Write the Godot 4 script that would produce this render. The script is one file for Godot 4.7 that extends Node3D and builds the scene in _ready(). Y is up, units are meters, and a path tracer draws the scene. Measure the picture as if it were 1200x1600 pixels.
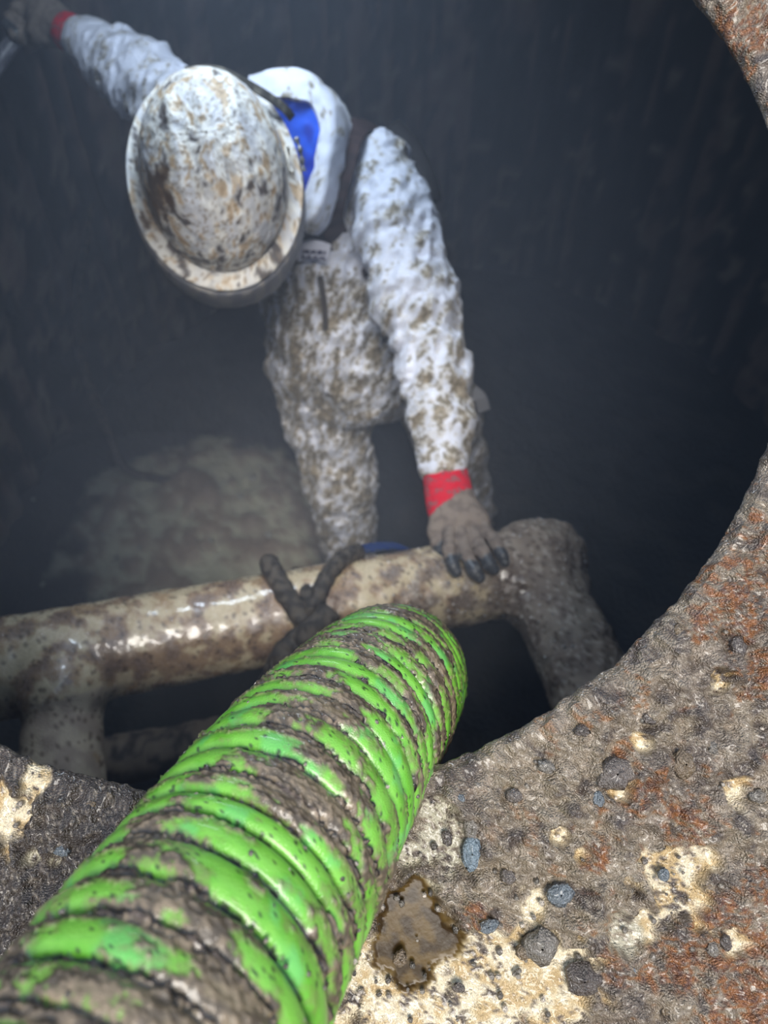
extends Node3D

# Camera 2 m above the tank floor at a tilted manhole, looking down into the tank. Points are written as (pixel x, pixel y, depth in metres).
const EYE := Vector3(0, 2.0, 0)
const PITCH := 50.0
const FOCAL := 1200.0
var right_axis := Vector3(1, 0, 0)
var up_axis := Vector3(0, cos(deg_to_rad(PITCH)), -sin(deg_to_rad(PITCH)))
var back_axis := Vector3(0, sin(deg_to_rad(PITCH)), cos(deg_to_rad(PITCH)))
var rng := RandomNumberGenerator.new()
var mats := {}
var texs := {}

func lens(x: float, y: float, z: float) -> Vector3:
	return EYE + right_axis * x + up_axis * y + back_axis * z

func at(px: float, py: float, d: float) -> Vector3:
	return lens((px - 600.0) / FOCAL * d, (800.0 - py) / FOCAL * d, -d)

func path_at(rows: Array) -> PackedVector3Array:
	var out := PackedVector3Array()
	for r in rows:
		out.append(at(r[0], r[1], r[2]))
	return out

func noise(freq: float, seed_: int, oct := 3, kind := FastNoiseLite.TYPE_SIMPLEX_SMOOTH) -> FastNoiseLite:
	var n := FastNoiseLite.new()
	n.noise_type = kind
	n.frequency = freq
	n.seed = seed_
	n.fractal_type = FastNoiseLite.FRACTAL_FBM if oct > 1 else FastNoiseLite.FRACTAL_NONE
	n.fractal_octaves = oct
	return n

func lumps(freq: float, seed_: int) -> FastNoiseLite:
	var n := noise(freq, seed_, 1, FastNoiseLite.TYPE_CELLULAR)
	n.cellular_return_type = FastNoiseLite.RETURN_DISTANCE
	n.cellular_jitter = 1.0
	return n

func sm(a: float, b: float, x: float) -> float:
	return smoothstep(a, b, x)

# ---------------------------------------------------------------- naming
func numbered(called: String, parent: Node) -> String:
	if not parent.has_node(called):
		return called
	var k := 1
	while parent.has_node("%s_%03d" % [called, k]):
		k += 1
	return "%s_%03d" % [called, k]

func tag(o: Node, label := "", category := "", group := "", kind := "") -> Node:
	if label: o.set_meta("label", label)
	if category: o.set_meta("category", category)
	if group: o.set_meta("group", group)
	if kind: o.set_meta("kind", kind)
	return o

func thing(called: String, label: String, category: String, base: Vector3, kind := "") -> Node3D:
	var o := Node3D.new()
	o.name = numbered(called, self)
	add_child(o, true)
	o.position = base
	tag(o, label, category, "", kind)
	return o

# a mesh given in world coordinates, hung under a parent that is only moved, never turned
func put(called: String, mesh: Mesh, material: Material, parent: Node = null) -> MeshInstance3D:
	if parent == null:
		parent = self
	var o := MeshInstance3D.new()
	o.name = numbered(called, parent)
	o.mesh = mesh
	o.material_override = material
	parent.add_child(o, true)
	o.cast_shadow = GeometryInstance3D.SHADOW_CASTING_SETTING_ON
	var shift := Vector3.ZERO
	var p := parent
	while p is Node3D and p != self:
		shift += p.position
		p = p.get_parent()
	o.position = -shift
	return o

# ---------------------------------------------------------------- materials
func tex(key: String, freq: float, oct: int, kind := FastNoiseLite.TYPE_SIMPLEX_SMOOTH, size := 512) -> NoiseTexture2D:
	if texs.has(key):
		return texs[key]
	var t := NoiseTexture2D.new()
	t.width = size
	t.height = size
	t.seamless = true
	t.normalize = true
	var n := noise(freq, 11 + texs.size(), oct, kind)
	if kind == FastNoiseLite.TYPE_CELLULAR:
		n.cellular_return_type = FastNoiseLite.RETURN_DISTANCE
	t.noise = n
	texs[key] = t
	return t

func mat(key: String, rough: float, spec := 0.5, bump: NoiseTexture2D = null, depth := 0.0, per_metre := 4.0, patchy := 0.0, wet := 0.0) -> StandardMaterial3D:
	if mats.has(key):
		return mats[key]
	var m := StandardMaterial3D.new()
	m.resource_name = key
	m.vertex_color_use_as_albedo = true
	m.vertex_color_is_srgb = true
	m.roughness = rough
	m.metallic_specular = spec
	m.cull_mode = BaseMaterial3D.CULL_DISABLED
	if bump:
		m.heightmap_enabled = true
		m.heightmap_texture = bump
		m.heightmap_scale = depth
		m.uv1_triplanar = true
		m.uv1_world_triplanar = true
		m.uv1_scale = Vector3.ONE * per_metre
	if patchy > 0.0:
		# wet in places, dull in others
		m.roughness_texture = tex("wetness", 0.035, 4)
		m.roughness = patchy
	if wet > 0.0:
		m.clearcoat_enabled = true
		m.clearcoat = wet
		m.clearcoat_roughness = 0.12
	mats[key] = m
	return m

# ---------------------------------------------------------------- meshes
func to_mesh(v: PackedVector3Array, n: PackedVector3Array, c: PackedColorArray, idx: PackedInt32Array) -> ArrayMesh:
	var remap := PackedInt32Array()
	remap.resize(v.size())
	remap.fill(-1)
	var nv := PackedVector3Array()
	var nn := PackedVector3Array()
	var nc := PackedColorArray()
	var ni := PackedInt32Array()
	ni.resize(idx.size())
	for i in idx.size():
		var k := idx[i]
		if remap[k] < 0:
			remap[k] = nv.size()
			nv.append(v[k])
			nn.append(n[k])
			nc.append(c[k])
		ni[i] = remap[k]
	var arr := []
	arr.resize(Mesh.ARRAY_MAX)
	arr[Mesh.ARRAY_VERTEX] = nv
	arr[Mesh.ARRAY_NORMAL] = nn
	arr[Mesh.ARRAY_COLOR] = nc
	arr[Mesh.ARRAY_INDEX] = ni
	var m := ArrayMesh.new()
	m.add_surface_from_arrays(Mesh.PRIMITIVE_TRIANGLES, arr)
	return m

# rows x cols points; wrap joins the last column to the first. pick (per point: part number) splits the quads into several meshes.
func grid(rows: int, cols: int, v: PackedVector3Array, c: PackedColorArray, wrap: bool, flip := false, pick := PackedByteArray(), parts := 1) -> Array:
	var n := PackedVector3Array()
	n.resize(v.size())
	for i in rows:
		var up_ := mini(i + 1, rows - 1) * cols
		var dn := maxi(i - 1, 0) * cols
		for j in cols:
			var a := (j + 1) % cols if wrap else mini(j + 1, cols - 1)
			var b := (j + cols - 1) % cols if wrap else maxi(j - 1, 0)
			var nn := (v[up_ + j] - v[dn + j]).cross(v[i * cols + a] - v[i * cols + b])
			n[i * cols + j] = (-nn if flip else nn).normalized()
	var lists := []
	for k in parts:
		lists.append(PackedInt32Array())
	for part in parts:
		var list := PackedInt32Array()
		for i in rows - 1:
			for j in (cols if wrap else cols - 1):
				var p00 := i * cols + j
				if parts > 1 and pick[p00] != part:
					continue
				var j1 := (j + 1) % cols
				var p01 := i * cols + j1
				var p10 := p00 + cols
				var p11 := (i + 1) * cols + j1
				if flip:
					list.append_array(PackedInt32Array([p00, p10, p11, p00, p11, p01]))
				else:
					list.append_array(PackedInt32Array([p00, p11, p10, p00, p01, p11]))
		lists[part] = list
	var out := []
	for part in parts:
		out.append(to_mesh(v, n, c, lists[part]))
	return out

func spline(pts: PackedVector3Array, step: float) -> PackedVector3Array:
	var dense := PackedVector3Array()
	for i in pts.size() - 1:
		var p0 := pts[maxi(i - 1, 0)]
		var p3 := pts[mini(i + 2, pts.size() - 1)]
		for k in 24:
			dense.append(pts[i].cubic_interpolate(pts[i + 1], p0, p3, k / 24.0))
	dense.append(pts[pts.size() - 1])
	var out := PackedVector3Array([dense[0]])
	var need := step
	for i in range(1, dense.size()):
		var a := dense[i - 1]
		var l := a.distance_to(dense[i])
		var done := 0.0
		while l - done >= need:
			done += need
			out.append(a.lerp(dense[i], done / l))
			need = step
		need -= l - done
	return out

# frames carried along a line without twist: [tangents, sides, ups]
func frames(p: PackedVector3Array, hint := Vector3.UP) -> Array:
	var t := PackedVector3Array()
	var s := PackedVector3Array()
	var u := PackedVector3Array()
	var side := Vector3.ZERO
	for i in p.size():
		var tt := (p[mini(i + 1, p.size() - 1)] - p[maxi(i - 1, 0)]).normalized()
		if i == 0:
			side = tt.cross(hint)
			if side.length() < 0.1:
				side = tt.cross(Vector3.RIGHT)
		side = (side - tt * side.dot(tt)).normalized()
		t.append(tt)
		s.append(side)
		u.append(side.cross(tt))
	return [t, s, u]

# a tube with rounded ends: radius and colour are callables (metres along, angle, point)
func tube(pts: PackedVector3Array, step: float, cols: int, radius: Callable, color: Callable) -> ArrayMesh:
	var p := spline(pts, step)
	var f := frames(p)
	var rows := p.size()
	var v := PackedVector3Array()
	var c := PackedColorArray()
	for i in range(-1, rows + 1):
		var k := clampi(i, 0, rows - 1)
		var s := k * step
		for j in cols:
			var a := TAU * j / cols
			var dir: Vector3 = f[1][k] * cos(a) + f[2][k] * sin(a)
			var r: float = radius.call(s, a, p[k] + dir * 0.02)
			if i != k:
				r *= 0.02
			var q := p[k] + dir * r
			v.append(q)
			c.append(color.call(s, a, q))
	return grid(rows + 2, cols, v, c, true)[0]

# a flat strap: width across, thickness out; faces roughly towards hint
func ribbon(pts: PackedVector3Array, width: float, thick: float, hint: Vector3, color: Callable, step := 0.006) -> ArrayMesh:
	var p := spline(pts, step)
	var v := PackedVector3Array()
	var c := PackedColorArray()
	var rows := p.size()
	for i in rows:
		var t := (p[mini(i + 1, rows - 1)] - p[maxi(i - 1, 0)]).normalized()
		var side := t.cross(hint).normalized()
		var out := side.cross(t)
		var w := width * 0.5
		var h := thick * 0.5
		for q in [[-1.0, -0.6], [-1.0, 0.6], [-0.9, 1.0], [0.9, 1.0], [1.0, 0.6], [1.0, -0.6], [0.9, -1.0], [-0.9, -1.0]]:
			var pt: Vector3 = p[i] + side * (w * q[0]) + out * (h * q[1])
			v.append(pt)
			c.append(color.call(pt))
	return grid(rows, 8, v, c, true)[0]

func lump(center: Vector3, size: Vector3, basis: Basis, color: Color, seed_: int, rough := 0.25, rows := 7, cols := 10) -> ArrayMesh:
	var n := noise(1.1, seed_, 2)
	var v := PackedVector3Array()
	var c := PackedColorArray()
	for i in rows:
		var th := PI * clampf(float(i) / (rows - 1), 0.02, 0.98)
		for j in cols:
			var a := TAU * j / cols
			var d := Vector3(sin(th) * cos(a), cos(th), sin(th) * sin(a))
			var k := 1.0 + rough * n.get_noise_3dv(d * 1.3)
			v.append(center + basis * (d * size * k))
			var grain := 0.9 + 0.2 * n.get_noise_3dv(d * 4.0)
			c.append(Color(color.r * grain, color.g * grain, color.b * grain))
	return grid(rows, cols, v, c, true, true)[0]

# ---------------------------------------------------------------- smooth bodies: tapered capsules joined by a smooth minimum, meshed as surface nets
func bone(a: Vector3, ra: float, b: Vector3, rb: float, k := 0.03, flat_axis := Vector3.ZERO, flat := 1.0) -> Dictionary:
	return {"a": a, "ra": ra, "b": b, "rb": rb, "k": k, "axis": flat_axis.normalized(), "flat": flat}

func nets(bones: Array, cell: float, disp: Callable, margin := 0.03) -> Dictionary:
	var lo := Vector3.INF
	var hi := -Vector3.INF
	for b in bones:
		var r: float = maxf(b.ra, b.rb) * maxf(1.0, b.flat) + margin + cell * 3
		lo = lo.min(b.a - Vector3.ONE * r).min(b.b - Vector3.ONE * r)
		hi = hi.max(b.a + Vector3.ONE * r).max(b.b + Vector3.ONE * r)
	var nx := int((hi.x - lo.x) / cell) + 2
	var ny := int((hi.y - lo.y) / cell) + 2
	var nz := int((hi.z - lo.z) / cell) + 2
	var sy := nx
	var sz := nx * ny
	var f := PackedFloat32Array()
	f.resize(nx * ny * nz)
	f.fill(10.0)
	var mark := PackedByteArray()
	mark.resize(f.size())
	var cand := PackedInt32Array()
	for b in bones:
		var a: Vector3 = b.a
		var ab: Vector3 = b.b - b.a
		var l2 := maxf(ab.length_squared(), 1e-9)
		var ra: float = b.ra
		var dr: float = b.rb - b.ra
		var k: float = b.k
		var ax: Vector3 = b.axis
		var fl: float = 1.0 - 1.0 / b.flat
		var m: float = margin + k
		var r: float = maxf(b.ra, b.rb) * maxf(1.0, b.flat) + m
		var q0: Vector3 = (b.a.min(b.b) - Vector3.ONE * r - lo) / cell
		var q1: Vector3 = (b.a.max(b.b) + Vector3.ONE * r - lo) / cell
		var x0 := maxi(0, int(q0.x))
		var x1 := mini(nx - 1, int(q1.x) + 1)
		for iz in range(maxi(0, int(q0.z)), mini(nz - 1, int(q1.z) + 1) + 1):
			for iy in range(maxi(0, int(q0.y)), mini(ny - 1, int(q1.y) + 1) + 1):
				var row := iz * sz + iy * sy
				var p := Vector3(lo.x + x0 * cell, lo.y + iy * cell, lo.z + iz * cell) - a
				for ix in range(x0, x1 + 1):
					var t := clampf(p.dot(ab) / l2, 0.0, 1.0)
					var q := p - ab * t
					if fl != 0.0:
						q -= ax * (q.dot(ax) * fl)
					var d := q.length() - ra - dr * t
					p.x += cell
					if d < m:
						var at_ := row + ix
						var o := f[at_]
						var h := maxf(k - absf(d - o), 0.0) / k
						f[at_] = minf(d, o) - h * h * k * 0.25
						if d > -m and mark[at_] == 0:
							mark[at_] = 1
							cand.append(at_)
	if disp.is_valid():
		for i in cand:
			if absf(f[i]) < margin:
				var iz := i / sz
				var iy := (i - iz * sz) / sy
				f[i] -= disp.call(lo + Vector3(i - iz * sz - iy * sy, iy, iz) * cell)
	var id := PackedInt32Array()
	id.resize(f.size())
	id.fill(-1)
	var v := PackedVector3Array()
	var n := PackedVector3Array()
	var cells := PackedInt32Array()
	var off := PackedInt32Array([0, 1, sy, sy + 1, sz, sz + 1, sz + sy, sz + sy + 1])
	var ea := PackedInt32Array([0, 2, 4, 6, 0, 1, 4, 5, 0, 1, 2, 3])
	var eb := PackedInt32Array([1, 3, 5, 7, 2, 3, 6, 7, 4, 5, 6, 7])
	var top := f.size() - sz - sy - 2
	var g := PackedFloat32Array()
	g.resize(8)
	for i in cand:
		if i >= top:
			continue
		var mask := 0
		for k in 8:
			g[k] = f[i + off[k]]
			if g[k] < 0.0:
				mask |= 1 << k
		if mask == 0 or mask == 255:
			continue
		var s := Vector3.ZERO
		var cnt := 0
		for e in 12:
			var ka := ea[e]
			var kb := eb[e]
			if (g[ka] < 0.0) != (g[kb] < 0.0):
				var t := g[ka] / (g[ka] - g[kb])
				var pa := Vector3(ka & 1, (ka >> 1) & 1, ka >> 2)
				var pb := Vector3(kb & 1, (kb >> 1) & 1, kb >> 2)
				s += pa.lerp(pb, t)
				cnt += 1
		var iz := i / sz
		var iy := (i - iz * sz) / sy
		id[i] = v.size()
		cells.append(i)
		v.append(lo + (Vector3(i - iz * sz - iy * sy, iy, iz) + s / cnt) * cell)
		n.append(Vector3(g[1] + g[3] + g[5] + g[7] - g[0] - g[2] - g[4] - g[6], g[2] + g[3] + g[6] + g[7] - g[0] - g[1] - g[4] - g[5], g[4] + g[5] + g[6] + g[7] - g[0] - g[1] - g[2] - g[3]).normalized())
	var idx := PackedInt32Array()
	var steps := [[1, sy, sz], [sy, sz, 1], [sz, 1, sy]]
	for i in cells:
		for st in steps:
			var s0 := f[i] < 0.0
			if s0 == (f[i + st[0]] < 0.0):
				continue
			var a := id[i]
			var b := id[i - st[1]]
			var c := id[i - st[1] - st[2]]
			var d := id[i - st[2]]
			if b < 0 or c < 0 or d < 0:
				continue
			if s0:
				idx.append_array(PackedInt32Array([a, c, b, a, d, c]))
			else:
				idx.append_array(PackedInt32Array([a, b, c, a, c, d]))
	return {"v": v, "n": n, "idx": idx}

func skin(net: Dictionary, color: Callable) -> ArrayMesh:
	var c := PackedColorArray()
	for i in net.v.size():
		c.append(color.call(net.v[i], net.n[i]))
	return to_mesh(net.v, net.n, c, net.idx)

# splits a net by a callable (point -> part number)
func skins(net: Dictionary, color: Callable, pick: Callable, parts: int) -> Array:
	var c := PackedColorArray()
	var w := PackedByteArray()
	for i in net.v.size():
		c.append(color.call(net.v[i], net.n[i]))
		w.append(pick.call(net.v[i]))
	var lists := []
	for k in parts:
		var list := PackedInt32Array()
		for t in range(0, net.idx.size(), 3):
			if w[net.idx[t]] == k:
				list.append(net.idx[t])
				list.append(net.idx[t + 1])
				list.append(net.idx[t + 2])
		lists.append(to_mesh(net.v, net.n, c, list))
	return lists


# ---------------------------------------------------------------- the scene
func _ready() -> void:
	rng.seed = 7
	var cam := Camera3D.new()
	cam.name = "camera"
	var lens_data := CameraAttributesPhysical.new()
	lens_data.frustum_focal_length = 18.0
	lens_data.frustum_focus_distance = 0.43
	lens_data.exposure_aperture = 5.5
	lens_data.frustum_near = 0.02
	lens_data.frustum_far = 60.0
	cam.attributes = lens_data
	cam.transform = Transform3D(Basis(right_axis, up_axis, back_axis), EYE)
	add_child(cam)
	cam.current = true

	var env := Environment.new()
	env.background_mode = Environment.BG_SKY
	var sky := Sky.new()
	var sky_mat := ProceduralSkyMaterial.new()
	sky_mat.sky_top_color = Color(0.62, 0.70, 0.82)
	sky_mat.sky_horizon_color = Color(0.72, 0.77, 0.84)
	sky_mat.ground_bottom_color = Color(0.30, 0.29, 0.27)
	sky_mat.ground_horizon_color = Color(0.42, 0.42, 0.42)
	sky_mat.sun_angle_max = 1.0
	sky.sky_material = sky_mat
	env.sky = sky
	env.background_energy_multiplier = 0.95
	env.tonemap_mode = Environment.TONE_MAPPER_LINEAR
	env.tonemap_exposure = 1.3
	env.sdfgi_enabled = true
	env.ssao_enabled = true
	env.ssil_enabled = true
	env.volumetric_fog_enabled = true
	env.volumetric_fog_density = 0.0
	var we := WorldEnvironment.new()
	we.name = "daylight"
	we.environment = env
	add_child(we)

	# a veiled sun behind the photographer: a broad bright patch of cloud
	var sun := DirectionalLight3D.new()
	sun.name = "veiled_sun"
	sun.basis = Basis.looking_at(-(back_axis * 1.0 + up_axis * 0.09 + right_axis * 0.06).normalized(), Vector3.UP)
	sun.light_color = Color(1.0, 0.975, 0.94)
	sun.light_energy = 1.0
	sun.light_angular_distance = 26.0
	sun.shadow_enabled = true
	sun.sky_mode = DirectionalLight3D.SKY_MODE_LIGHT_ONLY
	add_child(sun)

	build_roof()
	build_tank()
	build_fill_lamp()
	build_pipes()
	build_hose()
	build_person()
	build_ropes()
	build_steam()

# ---------------------------------------------------------------- the tank roof with its manhole
var plate_n := Vector3()
var plate_v := Vector3()
var plate_o := Vector3()
const HOLE := Vector2(-0.079, 0.177)
const HOLE_R := 0.34

func plate_uv(px: float, py: float) -> Vector2:
	var dir := at(px, py, 1.0) - EYE
	var p := EYE + dir * (plate_n.dot(plate_o - EYE) / plate_n.dot(dir))
	return Vector2((p - plate_o).dot(right_axis), (p - plate_o).dot(plate_v))

func blot(list: Array, q: Vector2, wob: float) -> float:
	var best := 0.0
	for b in list:
		var d: float = q.distance_to(b[0]) / b[1]
		if d < 1.6:
			best = maxf(best, sm(1.15, 0.75, d + wob))
	return best

func build_roof() -> void:
	plate_n = (up_axis * sin(deg_to_rad(10.0)) + back_axis * cos(deg_to_rad(10.0))).normalized()
	plate_v = plate_n.cross(right_axis)
	plate_o = lens(0, 0, -0.45)
	var px := 1.0 / FOCAL * 0.43
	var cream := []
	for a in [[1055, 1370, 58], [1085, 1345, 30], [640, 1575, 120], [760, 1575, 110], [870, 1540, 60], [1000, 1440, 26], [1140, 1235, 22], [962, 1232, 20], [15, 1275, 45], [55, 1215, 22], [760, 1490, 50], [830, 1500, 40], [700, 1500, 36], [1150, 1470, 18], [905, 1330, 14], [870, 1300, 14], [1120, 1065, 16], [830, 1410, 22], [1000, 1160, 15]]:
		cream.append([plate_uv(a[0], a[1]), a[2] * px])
	var grey := []
	for a in [[690, 1315, 46], [680, 1270, 30], [655, 1385, 26], [640, 1330, 24], [975, 1455, 30], [90, 1340, 10], [55, 1335, 12]]:
		grey.append([plate_uv(a[0], a[1]), a[2] * px])
	var rust := []
	for a in [[1150, 940, 75], [1195, 860, 60], [1135, 820, 28], [980, 1225, 48], [1065, 1290, 48], [1110, 1440, 62], [1150, 1535, 95], [1050, 1500, 52], [1195, 1380, 42], [735, 1430, 30], [760, 1455, 24], [1090, 975, 30], [1180, 1060, 40], [920, 1330, 26], [1165, 60, 60], [1195, 30, 70], [1140, 30, 18]]:
		rust.append([plate_uv(a[0], a[1]), a[2] * px])
	var wet := []
	for a in [[640, 1435, 52], [675, 1460, 48], [622, 1490, 40], [650, 1395, 26], [700, 1475, 24], [640, 1500, 40]]:
		wet.append([plate_uv(a[0], a[1]), a[2] * px])
	var angles := PackedFloat32Array()
	var a0 := deg_to_rad(-166.0)
	while a0 < deg_to_rad(48.0):
		angles.append(a0)
		a0 += 0.0038
	while a0 < deg_to_rad(-166.0) + TAU - 0.02:
		angles.append(a0)
		a0 += 0.05
	var cols := angles.size()
	var prof := []   # [radius beyond the hole, height along the normal, 1 when outer stretch (metres share)]
	for k in 5:
		prof.append([0.012 - 0.003 * k, -0.022 + 0.0035 * k, 0.0])
	for k in 8:
		var t := PI / 2 * k / 7.0
		prof.append([0.007 * (1 - cos(t)), -0.007 + 0.007 * sin(t), 0.0])
	var r_ := 0.0085
	while r_ < 0.275:
		prof.append([r_, 0.0, 0.0])
		r_ += 0.0015
	for k in 14:
		prof.append([r_, 0.0, pow((k + 1) / 14.0, 2.0)])
	var rows := prof.size()
	var big := noise(22.0, 1, 3)
	var mid := noise(75.0, 2, 2)
	var fine := noise(260.0, 3, 2)
	var peb := lumps(95.0, 4)
	var peb2 := lumps(210.0, 5)
	var hue := noise(16.0, 6, 3)
	var hue2 := noise(55.0, 7, 3)
	var speck := noise(420.0, 8, 2)
	var wob := noise(70.0, 9, 3)
	var dot := noise(330.0, 10, 3)
	var v := PackedVector3Array()
	var c := PackedColorArray()
	var part := PackedByteArray()
	for i in rows:
		var pr: Array = prof[i]
		for j in cols:
			var a := angles[j]
			var dir := Vector2(cos(a), sin(a))
			var rr: float = HOLE_R + pr[0]
			if pr[2] > 0.0:
				rr = lerpf(rr, wall_reach(dir) * 1.05, pr[2])
			var q := HOLE + dir * rr
			var s := Vector3(q.x, q.y, pr[1])
			var w := wob.get_noise_3dv(s)
			var k_wet := blot(wet, q, w * 0.5)
			var k_cream := blot(cream, q, w * 0.9)
			var k_grey := blot(grey, q, w * 0.6)
			var k_rust := blot(rust, q, w * 1.1)
			var nb := big.get_noise_3dv(s)
			var nm := mid.get_noise_3dv(s)
			var nf := fine.get_noise_3dv(s)
			var sp := speck.get_noise_3dv(s)
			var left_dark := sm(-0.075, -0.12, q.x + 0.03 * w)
			var cover := 1.0 - maxf(maxf(k_cream, k_grey) * 0.85, k_wet)   # how thick the mud lies
			var pb := clampf(-peb.get_noise_3dv(s) + nb * 0.5, 0.0, 1.0)
			var pb2 := clampf(-peb2.get_noise_3dv(s), 0.0, 1.0)
			var h := cover * (0.0022 + 0.005 * nb + 0.004 * nm + 0.0068 * pb + 0.0036 * pb2) + 0.0011 * nf * (1.0 - k_wet) + 0.0007 * sp * (1.0 - k_wet)
			if k_rust > 0.3:
				h += 0.0012 * absf(nf) + 0.0008 * sp
			if pr[2] == 0.0:
				h *= 0.35 + 0.65 * sm(0.0, 0.016, pr[0] + minf(pr[1], 0.0))
			var out := 0.0
			if pr[1] < -0.0001:
				out = h * 0.8
				h *= sm(-0.022, 0.0, pr[1])
			rr -= out
			q = HOLE + dir * rr
			v.append(plate_o + right_axis * q.x + plate_v * q.y + plate_n * (pr[1] + h))
			# colour: the material there; the cream spots also hold painted glare
			var g := hue.get_noise_3dv(s)
			var g2 := hue2.get_noise_3dv(s)
			var col := Color(0.525, 0.47, 0.395).lerp(Color(0.425, 0.375, 0.325), sm(-0.1, 0.35, g))
			col = col.lerp(Color(0.62, 0.56, 0.49), sm(0.12, 0.4, g2) * 0.7)
			col = col.lerp(Color(0.29, 0.25, 0.225), sm(0.14, 0.42, -g2) * 0.8)
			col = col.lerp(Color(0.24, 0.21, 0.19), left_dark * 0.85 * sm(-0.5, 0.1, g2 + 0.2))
			var dust := dot.get_noise_3dv(s)
			col = Color(col.r * (1.0 + 0.22 * dust), col.g * (1.0 + 0.22 * dust), col.b * (1.0 + 0.22 * dust))
			if sp > 0.32:
				col = col.lerp(Color(0.70, 0.65, 0.58), 0.6)
			var scat := sm(0.26, 0.38, hue2.get_noise_3d(s.x + 3.0, s.y, s.z)) * sm(0.02, 0.12, q.x) * 0.75
			col = col.lerp(Color(0.37, 0.25, 0.195).lerp(Color(0.57, 0.37, 0.21), sm(-0.1, 0.35, nf + g2 * 0.4)), maxf(k_rust * sm(-0.25, 0.12, nf + g2 * 0.9 + w * 0.4), scat * sm(-0.2, 0.2, nf)))
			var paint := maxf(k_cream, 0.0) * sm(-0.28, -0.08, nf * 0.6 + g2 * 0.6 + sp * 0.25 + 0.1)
			col = col.lerp(Color(0.93, 0.87, 0.74).lerp(Color(0.80, 0.69, 0.50), sm(-0.1, 0.3, nm)), paint)  # real cream paint, its tone raised to paint in overexposed light
			col = col.lerp(Color(0.74, 0.71, 0.62), k_grey * sm(-0.35, -0.1, nf + g2 * 0.5))
			col = col.lerp(Color(0.32, 0.25, 0.13).lerp(Color(0.20, 0.15, 0.08), sm(-0.2, 0.2, nm)), k_wet * 0.95)
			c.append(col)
			part.append(1 if k_wet > 0.55 else 0)
	var roof := thing("ceiling", "rusty steel tank roof with a round manhole, caked in wet brown mud and peeling cream paint", "roof", Vector3.ZERO, "structure")
	var mud := mat("wet_mud", 0.22, 0.68, tex("grit", 0.07, 4), 0.22, 18.0, 0.6, 0.42)
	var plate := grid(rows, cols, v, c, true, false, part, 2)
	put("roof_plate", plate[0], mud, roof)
	put("puddle", plate[1], mat("muddy_water", 0.22, 0.28, tex("rough", 0.03, 5), 0.008, 10.0), roof)
	# underside of the plate
	v = PackedVector3Array()
	c = PackedColorArray()
	for i in 8:
		for j in 72:
			var a := TAU * j / 72
			var dir := Vector2(cos(a), sin(a))
			var rr := lerpf(HOLE_R + 0.012, wall_reach(dir) * 1.05, pow(i / 7.0, 1.6))
			var q := HOLE + dir * rr
			v.append(plate_o + right_axis * q.x + plate_v * q.y - plate_n * 0.022)
			c.append(Color(0.25, 0.22, 0.2))
	put("roof_underside", grid(8, 72, v, c, true, true)[0], mat("old_steel", 0.7, 0.4), roof)
	# pebbles and flakes that can be picked apart
	var spots := [[735, 1328, 15, 24], [735, 1290, 12, 18], [697, 1305, 8, 12], [930, 1245, 9, 12], [870, 1275, 7, 8], [905, 1275, 8, 7], [840, 1470, 26, 24], [905, 1520, 26, 22], [760, 1440, 16, 10], [625, 1490, 10, 12], [790, 1365, 12, 10], [1105, 1475, 8, 11], [1125, 1465, 9, 11], [1030, 1360, 9, 9], [1060, 1190, 18, 20], [955, 1205, 28, 24], [1085, 1110, 15, 12], [1010, 1120, 12, 10], [870, 1390, 20, 16], [965, 1395, 10, 8], [1020, 1255, 13, 12], [1175, 1240, 14, 10], [1145, 1010, 12, 16], [1005, 1060, 11, 9], [1055, 985, 9, 10], [800, 1240, 12, 10], [850, 1195, 13, 10], [905, 1140, 12, 10], [715, 1245, 10, 9], [815, 1480, 13, 11], [715, 1535, 9, 7], [1110, 1165, 12, 12], [60, 1305, 9, 8], [105, 1325, 11, 8], [150, 1255, 8, 7], [45, 1400, 12, 10], [110, 1410, 9, 8], [30, 1225, 9, 7], [975, 1510, 12, 9], [1040, 1570, 13, 12]]
	var tones := [Color(0.45, 0.41, 0.38), Color(0.52, 0.49, 0.45), Color(0.38, 0.34, 0.31), Color(0.47, 0.5, 0.52), Color(0.5, 0.43, 0.34)]
	var k := 0
	for sp_ in spots:
		var q := plate_uv(sp_[0], sp_[1])
		var size := Vector3(sp_[2] * px, minf(sp_[2], sp_[3]) * px * 0.55, sp_[3] * px)
		var b := Basis(right_axis, plate_n, -plate_v) * Basis(Vector3.UP, rng.randf() * 0.6 - 0.3)
		var p := plate_o + right_axis * q.x + plate_v * q.y + plate_n * (0.0065 + size.y * 0.25)
		var tone: Color = tones[k % 5]
		if k == 0:
			tone = Color(0.50, 0.56, 0.60)
		put("pebble", lump(p, size, b, tone, 50 + k, 0.45, 9, 14), mud, roof)
		k += 1
	# loose grit on the plate
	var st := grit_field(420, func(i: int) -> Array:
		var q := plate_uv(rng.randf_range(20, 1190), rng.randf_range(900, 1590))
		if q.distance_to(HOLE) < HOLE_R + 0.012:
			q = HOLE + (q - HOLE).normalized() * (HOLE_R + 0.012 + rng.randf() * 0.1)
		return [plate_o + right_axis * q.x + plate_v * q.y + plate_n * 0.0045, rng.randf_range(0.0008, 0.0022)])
	tag(put("grit", st, mud, roof), "", "", "", "stuff")

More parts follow.
